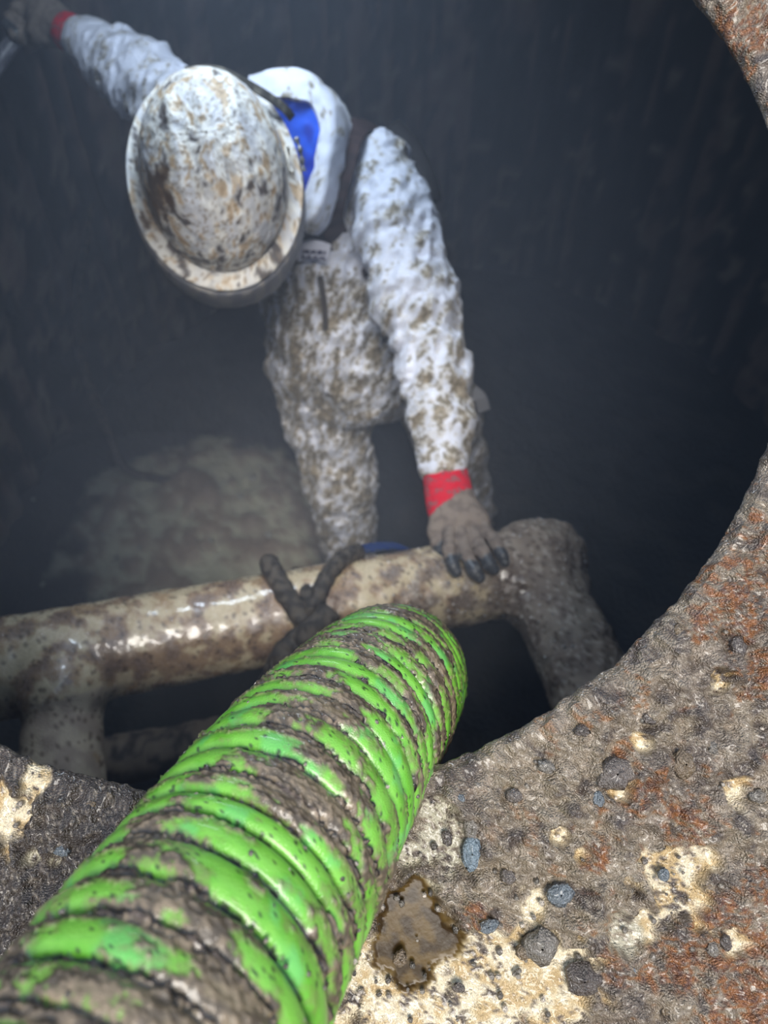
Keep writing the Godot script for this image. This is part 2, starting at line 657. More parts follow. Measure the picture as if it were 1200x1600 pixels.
# many small grains in one mesh
func grit_field(count: int, where: Callable) -> ArrayMesh:
	var v := PackedVector3Array()
	var n := PackedVector3Array()
	var c := PackedColorArray()
	var idx := PackedInt32Array()
	for i in count:
		var w: Array = where.call(i)
		var p: Vector3 = w[0]
		var r: float = w[1]
		var t := rng.randf_range(0.36, 0.68) if rng.randf() < 0.85 else 0.85  # a few near-white grains paint in wet sparkle
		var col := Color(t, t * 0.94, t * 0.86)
		if w.size() > 2:
			col = w[2]
		var b := Basis.from_euler(Vector3(rng.randf() * 6, rng.randf() * 6, rng.randf() * 6)).scaled(Vector3(r, r * rng.randf_range(0.6, 1.0), r * rng.randf_range(0.7, 1.3)))
		var at0 := v.size()
		for d in [Vector3(-1, 1.618, 0), Vector3(1, 1.618, 0), Vector3(-1, -1.618, 0), Vector3(1, -1.618, 0), Vector3(0, -1, 1.618), Vector3(0, 1, 1.618), Vector3(0, -1, -1.618), Vector3(0, 1, -1.618), Vector3(1.618, 0, -1), Vector3(1.618, 0, 1), Vector3(-1.618, 0, -1), Vector3(-1.618, 0, 1)]:
			d = d * 0.526 * rng.randf_range(0.8, 1.15)
			v.append(p + b * d)
			n.append((b * d).normalized())
			c.append(col)
		for f in [[0, 11, 5], [0, 5, 1], [0, 1, 7], [0, 7, 10], [0, 10, 11], [1, 5, 9], [5, 11, 4], [11, 10, 2], [10, 7, 6], [7, 1, 8], [3, 9, 4], [3, 4, 2], [3, 2, 6], [3, 6, 8], [3, 8, 9], [4, 9, 5], [2, 4, 11], [6, 2, 10], [8, 6, 7], [9, 8, 1]]:
			idx.append(at0 + f[0])
			idx.append(at0 + f[2])
			idx.append(at0 + f[1])
	return to_mesh(v, n, c, idx)

# distance in the roof plane from the manhole's middle to the tank wall
const WALL_C := Vector2(0.15, -1.45)
const WALL_RX := 1.42
const WALL_RZ := 1.75

func wall_reach(dir: Vector2) -> float:
	var o := plate_o + right_axis * HOLE.x + plate_v * HOLE.y
	var d := right_axis * dir.x + plate_v * dir.y
	var ox := (o.x - WALL_C.x) / WALL_RX
	var oz := (o.z - WALL_C.y) / WALL_RZ
	var dx := d.x / WALL_RX
	var dz := d.z / WALL_RZ
	var A := dx * dx + dz * dz
	var B := ox * dx + oz * dz
	var C := ox * ox + oz * oz - 1.0
	return (-B + sqrt(B * B - A * C)) / A

# ---------------------------------------------------------------- walls, floor
func build_tank() -> void:
	var big := noise(2.2, 21, 4)
	var mott := noise(7.0, 22, 4)
	var runs := noise(5.0, 23, 3)
	var pits := noise(24.0, 24, 3)
	var wall_mat := mat("sooty_wall", 0.6, 0.4, tex("rough", 0.03, 5), 0.25, 2.5)
	for side in [["wall_right", -40.0, 50.0], ["wall_front", 50.0, 140.0], ["wall_left", 140.0, 218.0], ["wall_back", 218.0, 320.0]]:
		var cols := int((side[2] - side[1]) / 0.9) + 1
		var rows := 76
		var v := PackedVector3Array()
		var c := PackedColorArray()
		var vo := PackedVector3Array()
		for j in cols:
			var a := deg_to_rad(lerpf(side[1], side[2], float(j) / (cols - 1)))
			var x := WALL_C.x + WALL_RX * cos(a)
			var z := WALL_C.y + WALL_RZ * sin(a)
			var topy := plate_o.y - (plate_n.z * (z - plate_o.z)) / plate_n.y
			for i in rows:
				var y := lerpf(-0.08, topy - 0.01, float(i) / (rows - 1))
				var p := Vector3(x, y, z)
				var m := mott.get_noise_3dv(p)
				var r := runs.get_noise_3d(cos(a) * 3.4, y * 0.16, sin(a) * 3.4)
				var d := 0.022 * big.get_noise_3dv(p) + 0.012 * m + 0.02 * sm(0.05, 0.3, r)
				var inw := Vector3(-cos(a), 0, -sin(a))
				v.append(p + inw * d)
				vo.append(p - inw * 0.06)
				var col := Color(0.21, 0.20, 0.21)
				col = col.lerp(Color(0.47, 0.39, 0.36), sm(0.0, 0.25, r))
				col = col.lerp(Color(0.13, 0.125, 0.14), sm(0.05, 0.3, -r))
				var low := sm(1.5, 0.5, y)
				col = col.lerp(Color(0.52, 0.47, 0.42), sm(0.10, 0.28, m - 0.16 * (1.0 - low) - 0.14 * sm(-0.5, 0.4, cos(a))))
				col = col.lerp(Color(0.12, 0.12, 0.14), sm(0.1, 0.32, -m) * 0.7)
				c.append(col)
		# laid out with columns as rows
		var nm: String = side[0].trim_prefix("wall_")
		var o := thing(side[0], "dark sooty steel tank wall with rusty vertical runs, " + {"right": "to the right of the bending worker", "front": "under the manhole edge nearest the hose", "left": "beside the hanging cable, with pale scabs", "back": "behind the bending worker"}[nm], "wall", Vector3.ZERO, "structure")
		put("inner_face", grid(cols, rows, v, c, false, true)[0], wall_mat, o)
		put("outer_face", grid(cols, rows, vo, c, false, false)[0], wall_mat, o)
	# floor of sludge
	var nx := 150
	var nz := 170
	var v := PackedVector3Array()
	var c := PackedColorArray()
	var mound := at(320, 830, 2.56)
	var bump := noise(5.0, 31, 4)
	var small := noise(18.0, 32, 3)
	for i in nz:
		var z := lerpf(-3.45, 0.55, float(i) / (nz - 1))
		for j in nx:
			var x := lerpf(-1.5, 1.8, float(j) / (nx - 1))
			var p := Vector3(x, 0, z)
			var nb := bump.get_noise_3dv(p)
			var ns := small.get_noise_3dv(p)
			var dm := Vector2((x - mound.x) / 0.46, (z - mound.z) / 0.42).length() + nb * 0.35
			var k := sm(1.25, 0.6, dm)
			v.append(Vector3(x, 0.02 * nb + k * (0.05 + 0.025 * ns + 0.03 * nb), z))
			var col := Color(0.16, 0.155, 0.16).lerp(Color(0.25, 0.235, 0.22), sm(-0.1, 0.3, nb))
			col = col.lerp(Color(0.70, 0.70, 0.61).lerp(Color(0.55, 0.49, 0.42), sm(-0.15, 0.25, ns + nb)), sm(0.25, 0.6, k))  # pale sludge; part of the daylight beam is painted into its tone
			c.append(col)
	var fl := thing("floor", "tank floor under dark sludge with a pale greenish mound left of the worker's legs", "floor", Vector3.ZERO, "structure")
	var sludge := mat("sludge", 0.5, 0.5, tex("rough", 0.03, 5), 0.5, 3.0)
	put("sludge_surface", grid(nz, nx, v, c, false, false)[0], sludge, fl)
	var slab := BoxMesh.new()
	slab.size = Vector3(3.4, 0.1, 4.1)
	var sl := put("floor_slab", slab, mat("old_steel", 0.7, 0.4), fl)
	sl.position = Vector3(0.15, -0.1, -1.45)
	var spots := [[218, 855, 7], [330, 845, 7], [183, 870, 8], [335, 770, 10], [190, 885, 6], [260, 775, 6], [66, 913, 8], [300, 805, 5], [145, 895, 6], [375, 775, 8], [420, 835, 9], [240, 895, 6], [52, 780, 6], [280, 730, 5], [160, 835, 5], [395, 745, 10]]
	for k in spots.size():
		var s: Array = spots[k]
		var d := ray_floor(s[0], s[1], 0.06)
		var r: float = s[2] / FOCAL * d * 0.6
		put("stone", lump(at(s[0], s[1], d), Vector3(r, r * 0.7, r), Basis(Vector3.UP, k * 1.3), Color(0.62, 0.62, 0.58), 90 + k, 0.4), sludge, fl)

func ray_floor(px: float, py: float, y: float) -> float:
	var dir := at(px, py, 1.0) - EYE
	return (y - EYE.y) / dir.y

# ---------------------------------------------------------------- pipes
func build_pipes() -> void:
	var pa := at(-90, 1062, 1.075)
	var pb := at(838, 890, 1.315)
	var crust := noise(30.0, 41, 3)
	var coarse := noise(9.0, 42, 3)
	var fine := noise(110.0, 43, 2)
	var axis := (pb - pa).normalized()
	var disp := func(p: Vector3) -> float:
		var t: float = (p - pa).dot(axis)
		var muddy := sm(0.72, 0.92, t + 0.1 * coarse.get_noise_3dv(p))
		return 0.002 * crust.get_noise_3dv(p) + muddy * (0.006 * coarse.get_noise_3dv(p) + 0.005 * crust.get_noise_3dv(p) + 0.002 * fine.get_noise_3dv(p))
	var j1 := at(100, 1030, 1.12)
	var j2 := at(838, 895, 1.31)
	var bones := [
		bone(pa, 0.0735, pb, 0.069, 0.02),
		bone(at(836, 878, 1.315), 0.072, at(852, 868, 1.33), 0.066, 0.03),
		bone(j1, 0.05, at(96, 1230, 0.985), 0.0535, 0.025), bone(at(96, 1230, 0.985), 0.0535, at(92, 1500, 0.86), 0.0535, 0.01),
		bone(at(97, 1062, 1.075), 0.061, at(97, 1078, 1.06), 0.06, 0.01),
		bone(j2, 0.066, at(915, 1055, 1.17), 0.064, 0.03), bone(at(915, 1055, 1.17), 0.064, at(1000, 1300, 1.0), 0.064, 0.01)]
	var net := nets(bones, 0.0055, disp)
	var paint := noise(26.0, 44, 4)
	var streak := noise(14.0, 45, 3)
	var upn := (up_axis - axis * up_axis.dot(axis)).normalized()
	var on_branch := func(p: Vector3) -> bool: return (p - pa - axis * (p - pa).dot(axis)).dot(upn) < -0.035 and minf(distance_to_line(p, j1, at(92, 1500, 0.86)), distance_to_line(p, j2, at(1000, 1300, 1.0))) < 0.074
	var color := func(p: Vector3, n: Vector3) -> Color:
		var t: float = (p - pa).dot(axis)
		var ns: float = paint.get_noise_3dv(p)
		var nc: float = streak.get_noise_3dv(p)
		var nf: float = fine.get_noise_3dv(p)
		var col := Color(0.79, 0.73, 0.61).lerp(Color(0.67, 0.57, 0.45), sm(-0.1, 0.3, ns))
		# rust-brown stains in ragged patches all over the paint
		col = col.lerp(Color(0.58, 0.48, 0.39).lerp(Color(0.47, 0.40, 0.36), sm(-0.05, 0.3, ns)), sm(0.0, 0.16, nc + ns * 0.5 + nf * 0.2) * 0.85)
		# the branches are caked in dry tan mud
		if on_branch.call(p):
			col = Color(0.70, 0.64, 0.56).lerp(Color(0.60, 0.54, 0.48), sm(-0.2, 0.25, ns))
			col = col.lerp(Color(0.57, 0.44, 0.30), sm(0.2, 0.35, nc) * 0.5)
		var muddy := sm(0.66, 0.80, t + 0.22 * ns + 0.1 * nc)
		if distance_to_line(p, j2, at(1000, 1300, 1.0)) < 0.074:
			muddy = 1.0
		col = col.lerp(Color(0.56, 0.51, 0.46).lerp(Color(0.48, 0.43, 0.39), sm(-0.2, 0.2, nc)), muddy)
		if muddy > 0.5 and nf > 0.36:
			col = col.lerp(Color(0.75, 0.72, 0.68), 0.6)
		if nf < -0.42:
			col = col.lerp(Color(0.25, 0.2, 0.17), 0.6)
		return col
	var pick := func(p: Vector3) -> int:
		var t: float = (p - pa).dot(axis)
		var h: float = (p - pa - axis * t).dot(upn)
		if t > 0.865 and h > -0.06:
			return 2
		if h < -0.035 and on_branch.call(p):
			return 1 if t < 0.5 else 3
		return 0
	var m := skins(net, color, pick, 4)
	var pm := mat("wet_pipe", 0.22, 0.65, tex("grit", 0.06, 4), 0.08, 9.0, 0.5, 0.8)
	var o := thing("pipe_rail", "thick cream pipe rail streaked with mud, under the worker's gloved hand", "pipe", at(400, 970, 1.2))
	put("header_pipe", m[0], pm, o)
	var dull := mat("mud_crust", 0.6, 0.4, tex("grit", 0.06, 4), 0.12, 9.0)
	put("branch_pipe", m[1], dull, o)
	put("elbow", m[2], dull, o)
	put("branch_pipe", m[3], dull, o)
	# grains on the elbow
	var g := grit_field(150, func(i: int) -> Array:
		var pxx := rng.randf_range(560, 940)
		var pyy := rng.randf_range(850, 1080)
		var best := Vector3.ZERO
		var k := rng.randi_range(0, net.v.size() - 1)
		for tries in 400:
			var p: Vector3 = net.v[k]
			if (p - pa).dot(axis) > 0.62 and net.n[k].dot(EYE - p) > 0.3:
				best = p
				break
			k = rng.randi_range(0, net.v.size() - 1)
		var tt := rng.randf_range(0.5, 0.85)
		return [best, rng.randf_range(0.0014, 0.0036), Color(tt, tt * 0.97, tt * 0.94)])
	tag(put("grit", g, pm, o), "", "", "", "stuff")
	# the lower pipe
	var la := at(-60, 1232, 1.5)
	var lb := at(620, 1108, 1.72)
	var low_mesh := tube(PackedVector3Array([la, la.lerp(lb, 0.3), la.lerp(lb, 0.6), lb]), 0.006, 44,
		func(s: float, a: float, p: Vector3) -> float: return 0.05 + 0.006 * coarse.get_noise_3dv(p) + 0.005 * crust.get_noise_3dv(p),
		func(s: float, a: float, p: Vector3) -> Color:
			var k: float = paint.get_noise_3dv(p)
			return Color(0.60, 0.54, 0.47).lerp(Color(0.34, 0.31, 0.30), sm(-0.05, 0.3, k)))
	tag(put("mud_caked_pipe", low_mesh, dull), "lumpy mud-covered pipe running lower down, behind the left branch of the rail", "pipe")

# ---------------------------------------------------------------- the green suction hose
func build_hose() -> void:
	var pts := PackedVector3Array([
		lens(-0.30, -0.80, 0.22), lens(-0.235, -0.52, 0.16), lens(-0.165, -0.33, 0.02), lens(-0.118, -0.235, -0.13), lens(-0.092, -0.197, -0.21),
		at(262, 1575, 0.27), at(352, 1428, 0.312), at(446, 1278, 0.366), at(525, 1165, 0.436), at(588, 1088, 0.515), at(616, 1058, 0.60),
		at(608, 1070, 0.68), at(590, 1095, 0.78), at(560, 1140, 0.92), at(545, 1180, 1.1), at(540, 1200, 1.35), at(520, 1160, 1.75)])
	var fine_a := 0.62
	var fine_b := 1.16
	var p := spline(pts, 0.0008)
	var fr := frames(p)
	var rows := PackedInt32Array()
	var i0 := 0
	while i0 < p.size():
		rows.append(i0)
		var s := i0 * 0.0008
		i0 += 1 if s > fine_a and s < fine_b else 3
	var cols := 230
	var pitch := 0.0155
	var mudn := noise(28.0, 61, 4)
	var mud2 := noise(95.0, 62, 3)
	var grain := noise(300.0, 63, 2)
	var v := PackedVector3Array()
	var c := PackedColorArray()
	var w := PackedByteArray()
	for i in rows:
		var s := i * 0.0008
		for j in cols:
			var a := TAU * j / cols
			var dir: Vector3 = fr[1][i] * cos(a) + fr[2][i] * sin(a)
			var q := p[i] + dir * 0.054
			var ph := fposmod(s / pitch - a / TAU, 1.0)
			var x := absf(ph - 0.5) / 0.455
			var rib := pow(maxf(0.0, 1.0 - pow(x, 2.6)), 0.5)
			var smear := Vector3(cos(a) * 0.026, sin(a) * 0.026, s)   # mud wiped round the hose
			var n1 := mudn.get_noise_3dv(smear)
			var n2 := mud2.get_noise_3dv(smear)
			var n3 := grain.get_noise_3dv(q)
			var patch := exp(-pow((s - fine_a - 0.20) / 0.06, 2.0)) * 0.16
			var m := n1 * 1.0 + n2 * 0.7 + n3 * 0.30 - 0.30 * rib + 0.23 + patch + 0.50 * (ph - 0.5)   # mud settles between the ribs first
			var k := sm(-0.02, 0.16, m)
			var r := 0.0505 + 0.0058 * rib
			r = maxf(r, 0.0505 + k * (0.0010 + 0.0040 * sm(0.3, 0.8, m))) + k * (0.0010 * n3 + 0.0007 * n2 + 0.0006)
			v.append(p[i] + dir * r)
			var on_rib := rib > 0.28
			w.append(0 if on_rib else 1)
			var col := Color(0.50, 0.78, 0.29).lerp(Color(0.42, 0.72, 0.22), sm(-0.2, 0.3, n2)) if on_rib else Color(0.13, 0.13, 0.14)
			if on_rib:
				col = col.lerp(Color(0.42, 0.78, 0.45), sm(0.15, 0.35, mudn.get_noise_3d(q.x + 2.0, q.y, q.z)) * 0.6)
				if n3 < -0.52 and n1 + n2 < 0.0:
					col = col.lerp(Color(0.16, 0.17, 0.14), 0.75)
			var mudcol := Color(0.51, 0.445, 0.365).lerp(Color(0.36, 0.31, 0.27), sm(-0.2, 0.25, n2)).lerp(Color(0.60, 0.52, 0.44), sm(0.2, 0.4, n3 + n1 * 0.3) * 0.7)
			c.append(col.lerp(mudcol, k * 0.97).lerp(Color(0.52, 0.53, 0.34), sm(-0.30, 0.02, m) * (1.0 - k) * 0.55 if on_rib else 0.0))
	var m := grid(rows.size(), cols, v, c, true, false, w, 2)
	var o := thing("suction_hose", "green ribbed suction hose smeared with brown mud, lying over the manhole edge", "hose", at(446, 1278, 0.366))
	put("spiral_rib", m[0], mat("green_plastic", 0.33, 0.55, tex("grit", 0.06, 4), 0.03, 24.0, 0.0, 0.4), o)
	put("tube_wall", m[1], mat("black_rubber", 0.3, 0.6, tex("grit", 0.06, 4), 0.05, 24.0, 0.0, 0.6), o)
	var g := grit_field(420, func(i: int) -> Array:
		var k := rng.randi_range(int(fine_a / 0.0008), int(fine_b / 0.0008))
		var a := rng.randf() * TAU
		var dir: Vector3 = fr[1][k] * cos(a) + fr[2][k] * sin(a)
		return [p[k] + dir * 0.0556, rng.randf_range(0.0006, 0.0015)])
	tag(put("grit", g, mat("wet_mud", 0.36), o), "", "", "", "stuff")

# ---------------------------------------------------------------- the worker
func limb_points() -> Dictionary:
	return {
		"head": at(372, 285, 1.30), "neck": at(465, 285, 1.42), "chest_top": at(470, 290, 1.49), "chest": at(505, 400, 1.56), "waist": at(528, 500, 1.64), "pelvis": at(560, 560, 1.70),
		"rs": at(312, 205, 1.45), "re": at(226, 130, 1.53), "rw": at(136, 68, 1.57),
		"ls": at(592, 250, 1.43), "le": at(650, 480, 1.375), "lw": at(693, 728, 1.315),
		"rh": at(492, 560, 1.73), "rk": at(532, 748, 2.0), "ra": at(552, 912, 2.33),
		"lh": at(655, 570, 1.74), "lk": at(706, 705, 2.03), "la": at(742, 862, 2.40),
	}

func dirty_cloth(p: Vector3, amount: float, n: Array) -> Color:
	var uu := (p - EYE).dot(up_axis)
	var sk := Vector3(p.x * 1.2 - uu * 0.5, uu * 0.6 + p.x * 0.3, p.z)   # smears drawn out along the cloth
	var a: float = n[0].get_noise_3dv(sk)
	var b: float = n[1].get_noise_3dv(sk)
	var c: float = n[2].get_noise_3dv(p)
	var crease: float = absf(n[3].get_noise_3d(p.x * 1.25 - (p - EYE).dot(up_axis) * 0.55, uu * 0.55 + p.x * 0.35, p.dot(back_axis) * 0.4))
	var m := a * 0.42 + b * 0.55 + c * 0.50 + (crease - 0.2) * 1.1
	var col := Color(0.87, 0.885, 0.94).lerp(Color(0.79, 0.80, 0.84), sm(-0.1, 0.35, a))
	var t := 0.55 - 1.05 * amount      # how far the mud reaches
	var k := sm(t - 0.04, t + 0.30, m + 0.12)
	var film := sm(t - 0.25, t + 0.1, m + 0.12)
	col = col.lerp(Color(0.74, 0.71, 0.65), film * 0.55)
	return col.lerp(Color(0.56, 0.51, 0.43).lerp(Color(0.42, 0.385, 0.32), sm(0.0, 0.35, c + b)), k * 0.9)

func build_person() -> void:
	var J := limb_points()
	var base := Vector3((J.ra.x + J.la.x) / 2, 0, (J.ra.z + J.la.z) / 2)
	var man := thing("person", "person in muddy white coveralls and white hard hat, bending with one hand on a pipe", "person", base)
	# skin: body and head, one mesh
	var none := func(p: Vector3) -> float: return 0.0
	var b := [
		bone(J.chest_top, 0.085, J.chest, 0.10, 0.04), bone(J.chest, 0.10, J.waist, 0.095, 0.04), bone(J.waist, 0.095, J.pelvis, 0.10, 0.04),
		bone(J.chest_top, 0.06, J.rs, 0.036, 0.04), bone(J.chest_top, 0.06, J.ls, 0.036, 0.04), bone(J.neck, 0.058, J.head, 0.05, 0.03), bone(J.chest_top, 0.06, J.neck, 0.058, 0.03),
		bone(J.rs, 0.038, J.re, 0.034, 0.02), bone(J.re, 0.034, J.rw, 0.024, 0.02), bone(J.ls, 0.038, J.le, 0.034, 0.02), bone(J.le, 0.034, J.lw, 0.024, 0.02),
		bone(J.pelvis, 0.08, J.rh, 0.07, 0.04), bone(J.pelvis, 0.08, J.lh, 0.07, 0.04),
		bone(J.rh, 0.075, J.rk, 0.052, 0.03), bone(J.rk, 0.05, J.ra, 0.035, 0.02), bone(J.lh, 0.075, J.lk, 0.052, 0.03), bone(J.lk, 0.05, J.la, 0.035, 0.02)]
	var net := nets(b, 0.012, none, 0.025)
	var hu := (back_axis * 0.93 + up_axis * 0.30 + right_axis * 0.1).normalized()       # crown of the head
	var hf := (-up_axis * 0.95 + right_axis * 0.12 + back_axis * 0.1)
	hf = (hf - hu * hf.dot(hu)).normalized()                                              # the way the face looks
	var hr := hf.cross(hu)
	var h0: Vector3 = J.head
	var hb := [
		bone(h0 + hu * 0.03 - hf * 0.02, 0.078, h0 + hu * 0.03 + hf * 0.025, 0.074, 0.03), bone(h0 - hu * 0.03 + hf * 0.03, 0.06, h0 - hu * 0.075 + hf * 0.06, 0.03, 0.04),
		bone(h0 - hu * 0.0 + hf * 0.095, 0.011, h0 - hu * 0.034 + hf * 0.112, 0.014, 0.012), bone(h0 - hu * 0.036 + hf * 0.1 + hr * 0.012, 0.008, h0 - hu * 0.036 + hf * 0.1 - hr * 0.012, 0.008, 0.008),
		bone(h0 + hu * 0.012 + hf * 0.088 + hr * 0.04, 0.011, h0 + hu * 0.012 + hf * 0.088 - hr * 0.04, 0.011, 0.015),
		bone(h0 - hu * 0.062 + hf * 0.093 + hr * 0.02, 0.006, h0 - hu * 0.062 + hf * 0.093 - hr * 0.02, 0.006, 0.006), bone(h0 - hu * 0.072 + hf * 0.09 + hr * 0.015, 0.007, h0 - hu * 0.072 + hf * 0.09 - hr * 0.015, 0.007, 0.006),
		bone(h0 - hu * 0.09 + hf * 0.075, 0.018, h0 - hu * 0.092 + hf * 0.078, 0.018, 0.02)]
	for s in [-1.0, 1.0]:
		hb.append(bone(h0 + hr * 0.08 * s + hu * 0.015, 0.012, h0 + hr * 0.08 * s - hu * 0.025, 0.009, 0.006))
		hb.append(bone(h0 - hu * 0.005 + hf * 0.085 + hr * 0.032 * s, 0.011, h0 - hu * 0.005 + hf * 0.085 + hr * 0.034 * s, 0.011, 0.006))
	var hn := nets(hb, 0.004, none, 0.02)
	var at0: int = net.v.size()
	net.v.append_array(hn.v)
	net.n.append_array(hn.n)
	for i in hn.idx:
		net.idx.append(i + at0)
	put("body", skin(net, func(p: Vector3, n: Vector3) -> Color: return Color(0.55, 0.38, 0.30)), mat("skin", 0.5, 0.4), man)

	# coveralls
	var fold := noise(13.0, 71, 2)
	var fold2 := noise(17.0, 72, 2)
	var crease := noise(52.0, 73, 2)
	var elbow: Vector3 = J.le
	var folds := func(p: Vector3) -> float:
		var q: Vector3 = p + Vector3(0, 0, 0)
		var u := q.dot(up_axis)
		var f1: float = fold.get_noise_3d(q.x * 0.8, u * 1.5, q.z)
		var along: float = u * 0.55 + q.x * 0.35
		var across: float = q.x * 1.25 - u * 0.55
		var f2: float = fold2.get_noise_3d(across, along, q.dot(back_axis) * 0.4)
		var f3: float = crease.get_noise_3d(q.x, u * 1.4, q.z)
		return (0.009 * f1 + 0.014 * (0.2 - absf(f2)) + 0.0025 * f3) * (0.35 + 0.65 * sm(0.03, 0.14, minf(p.distance_to(J.lw), p.distance_to(J.rw))))
	var cuff_l: Vector3 = J.lw + (J.le - J.lw).normalized() * 0.004
	var suit_bones := [
		bone(J.chest_top, 0.105, J.chest, 0.132, 0.06), bone(J.chest, 0.132, J.waist, 0.138, 0.06), bone(J.waist, 0.138, J.pelvis, 0.135, 0.06), bone(J.pelvis, 0.13, at(575, 590, 1.72), 0.10, 0.05),
		bone(J.chest_top, 0.09, J.rs, 0.07, 0.05), bone(at(500, 300, 1.5), 0.09, at(575, 268, 1.455), 0.066, 0.04),
		bone(J.rs, 0.07, J.re, 0.074, 0.03), bone(J.re, 0.072, at(188, 102, 1.55), 0.064, 0.03), bone(at(188, 102, 1.55), 0.064, J.rw, 0.050, 0.02),
		bone(at(590, 262, 1.43), 0.064, at(618, 350, 1.405), 0.075, 0.03), bone(at(618, 350, 1.405), 0.075, at(648, 470, 1.38), 0.075, 0.025), bone(at(648, 470, 1.38), 0.074, at(680, 580, 1.36), 0.062, 0.025),
		bone(at(678, 570, 1.36), 0.060, at(690, 660, 1.335), 0.054, 0.02), bone(at(690, 660, 1.335), 0.055, cuff_l, 0.046, 0.02),
		bone(J.rh, 0.112, at(512, 650, 1.86), 0.103, 0.05), bone(at(512, 650, 1.86), 0.103, J.rk, 0.092, 0.03), bone(J.rk, 0.092, J.ra + Vector3(0, 0.06, 0), 0.07, 0.03),
		bone(J.lh, 0.108, at(688, 640, 1.88), 0.094, 0.05), bone(at(688, 640, 1.88), 0.094, J.lk, 0.086, 0.03), bone(J.lk, 0.086, J.la + Vector3(0, 0.06, 0), 0.07, 0.03)]
	var cn := nets(suit_bones, 0.005, folds, 0.026)
	var dirt := [noise(12.0, 81, 3), noise(52.0, 82, 3), noise(115.0, 83, 2), fold2]
	var sl0: Vector3 = at(600, 262, 1.43)
	var cloth_color := func(p: Vector3, n: Vector3) -> Color:
		var d := p - EYE
		var cy := d.dot(up_axis)
		var cx := d.dot(right_axis)
		var amount := 0.5
		var arm := distance_to_line(p, J.ls, J.le)
		var fore := distance_to_line(p, J.le, J.lw)
		var rarm := minf(distance_to_line(p, J.rs, J.re), distance_to_line(p, J.re, J.rw))
		if rarm < 0.105:
			amount = 0.03
		elif minf(arm, fore) < 0.1:
			var t := clampf((p - J.ls).dot((J.lw - J.ls).normalized()) / J.ls.distance_to(J.lw), 0, 1)
			amount = lerpf(0.03, 0.37, sm(0.15, 0.95, t))
		else:
			amount = lerpf(0.14, 0.47, sm(1.36, 1.10, p.y))
		return dirty_cloth(p, amount, dirt)
	var neck_c: Vector3 = at(500, 325, 1.40)
	var pick := func(p: Vector3) -> int:
		# the open neck shows a dark shirt
		var arm := distance_to_line(p, at(590, 262, 1.43), J.le)
		if arm < 0.115 or distance_to_line(p, J.rs, J.re) < 0.10:
			return 0
		var q: Vector3 = p - EYE
		var s := FOCAL / -q.dot(back_axis)
		var yy := q.dot(up_axis)
		return 1 if yy > 0.497 - 0.5 * maxf(0.0, q.dot(right_axis) + 0.12) and q.dot(right_axis) > -0.26 else 0
	var cm := skins(cn, cloth_color, pick, 2)
	var cloth := mat("coverall_cloth", 0.62, 0.4, tex("crumple", 0.010, 3), 0.25, 4.0)
	cloth.rim_enabled = true
	cloth.rim = 0.3
	var suit := put("coverall", cm[0], cloth, man)
	tag(suit, "white coverall splashed with brown mud")
	# the same region recoloured as the shirt
	var shirt_net := nets([bone(J.chest_top, 0.10, J.chest, 0.128, 0.06), bone(J.chest_top, 0.085, J.ls, 0.05, 0.05), bone(J.chest_top, 0.085, J.rs, 0.05, 0.05), bone(J.chest_top, 0.085, J.neck, 0.075, 0.05)], 0.008, folds, 0.03)
	tag(put("shirt", skin(shirt_net, func(p: Vector3, n: Vector3) -> Color: return Color(0.17, 0.165, 0.19)), mat("dark_shirt", 0.8, 0.3), man), "dark shirt in the open neck")

	# zip and chest label
	var zip := ribbon(path_at([[500, 432, 1.425], [506, 470, 1.455], [509, 510, 1.49], [511, 550, 1.535], [514, 590, 1.6]]), 0.011, 0.006, back_axis, func(p: Vector3) -> Color: return Color(0.30, 0.28, 0.26))
	put("zip", zip, cloth, suit)
	var lab := ribbon(path_at([[464, 394, 1.408], [490, 390, 1.402], [515, 398, 1.408]]), 0.036, 0.004, back_axis, func(p: Vector3) -> Color: return Color(0.86, 0.87, 0.92), 0.004)
	var chest_label := put("chest_label", lab, mat("label_cloth", 0.6, 0.4), suit)
	# its print, too smeared to read: rows of short dark strokes
	var ink := SurfaceTool.new()
	ink.begin(Mesh.PRIMITIVE_TRIANGLES)
	for k in 22:
		var line := k / 11
		var x := 473.0 + (k % 11) * 3.5
		var hgt := 5.5 if k % 3 else 7.5
		var y0 := 390.0 + line * 9.0 + 0.18 * (k % 11)
		var box := BoxMesh.new()
		box.size = Vector3(0.0016 + 0.0012 * ((k * 7) % 3), hgt / FOCAL * 1.4, 0.0015)
		var tr := Transform3D(Basis(right_axis, up_axis, back_axis) * Basis(Vector3(0, 0, 1), 0.25 * sin(k * 2.3)), at(x, y0 + hgt * 0.5, 1.396))
		ink.append_from(box, 0, tr)
	var ink_mat := StandardMaterial3D.new()
	ink_mat.resource_name = "navy_print"
	ink_mat.albedo_color = Color(0.17, 0.17, 0.33)
	ink_mat.roughness = 0.8
	put("lettering", ink.commit(), ink_mat, suit)

	# hood: a pushed-back white hood standing open round a blue lining
	var rim_in := path_at([[395, 150, 1.30], [428, 150, 1.285], [462, 152, 1.28], [488, 166, 1.285], [500, 200, 1.29], [496, 245, 1.295], [484, 290, 1.30], [470, 338, 1.31], [455, 352, 1.33]])
	var rim_out := path_at([[390, 122, 1.32], [425, 113, 1.30], [470, 112, 1.295], [514, 143, 1.295], [527, 192, 1.295], [520, 248, 1.295], [507, 300, 1.295], [493, 340, 1.30], [474, 358, 1.32]])
	var back := path_at([[395, 150, 1.45], [435, 140, 1.44], [485, 140, 1.42], [535, 165, 1.42], [552, 205, 1.40], [545, 260, 1.39], [528, 310, 1.38], [512, 345, 1.38], [495, 365, 1.40]])
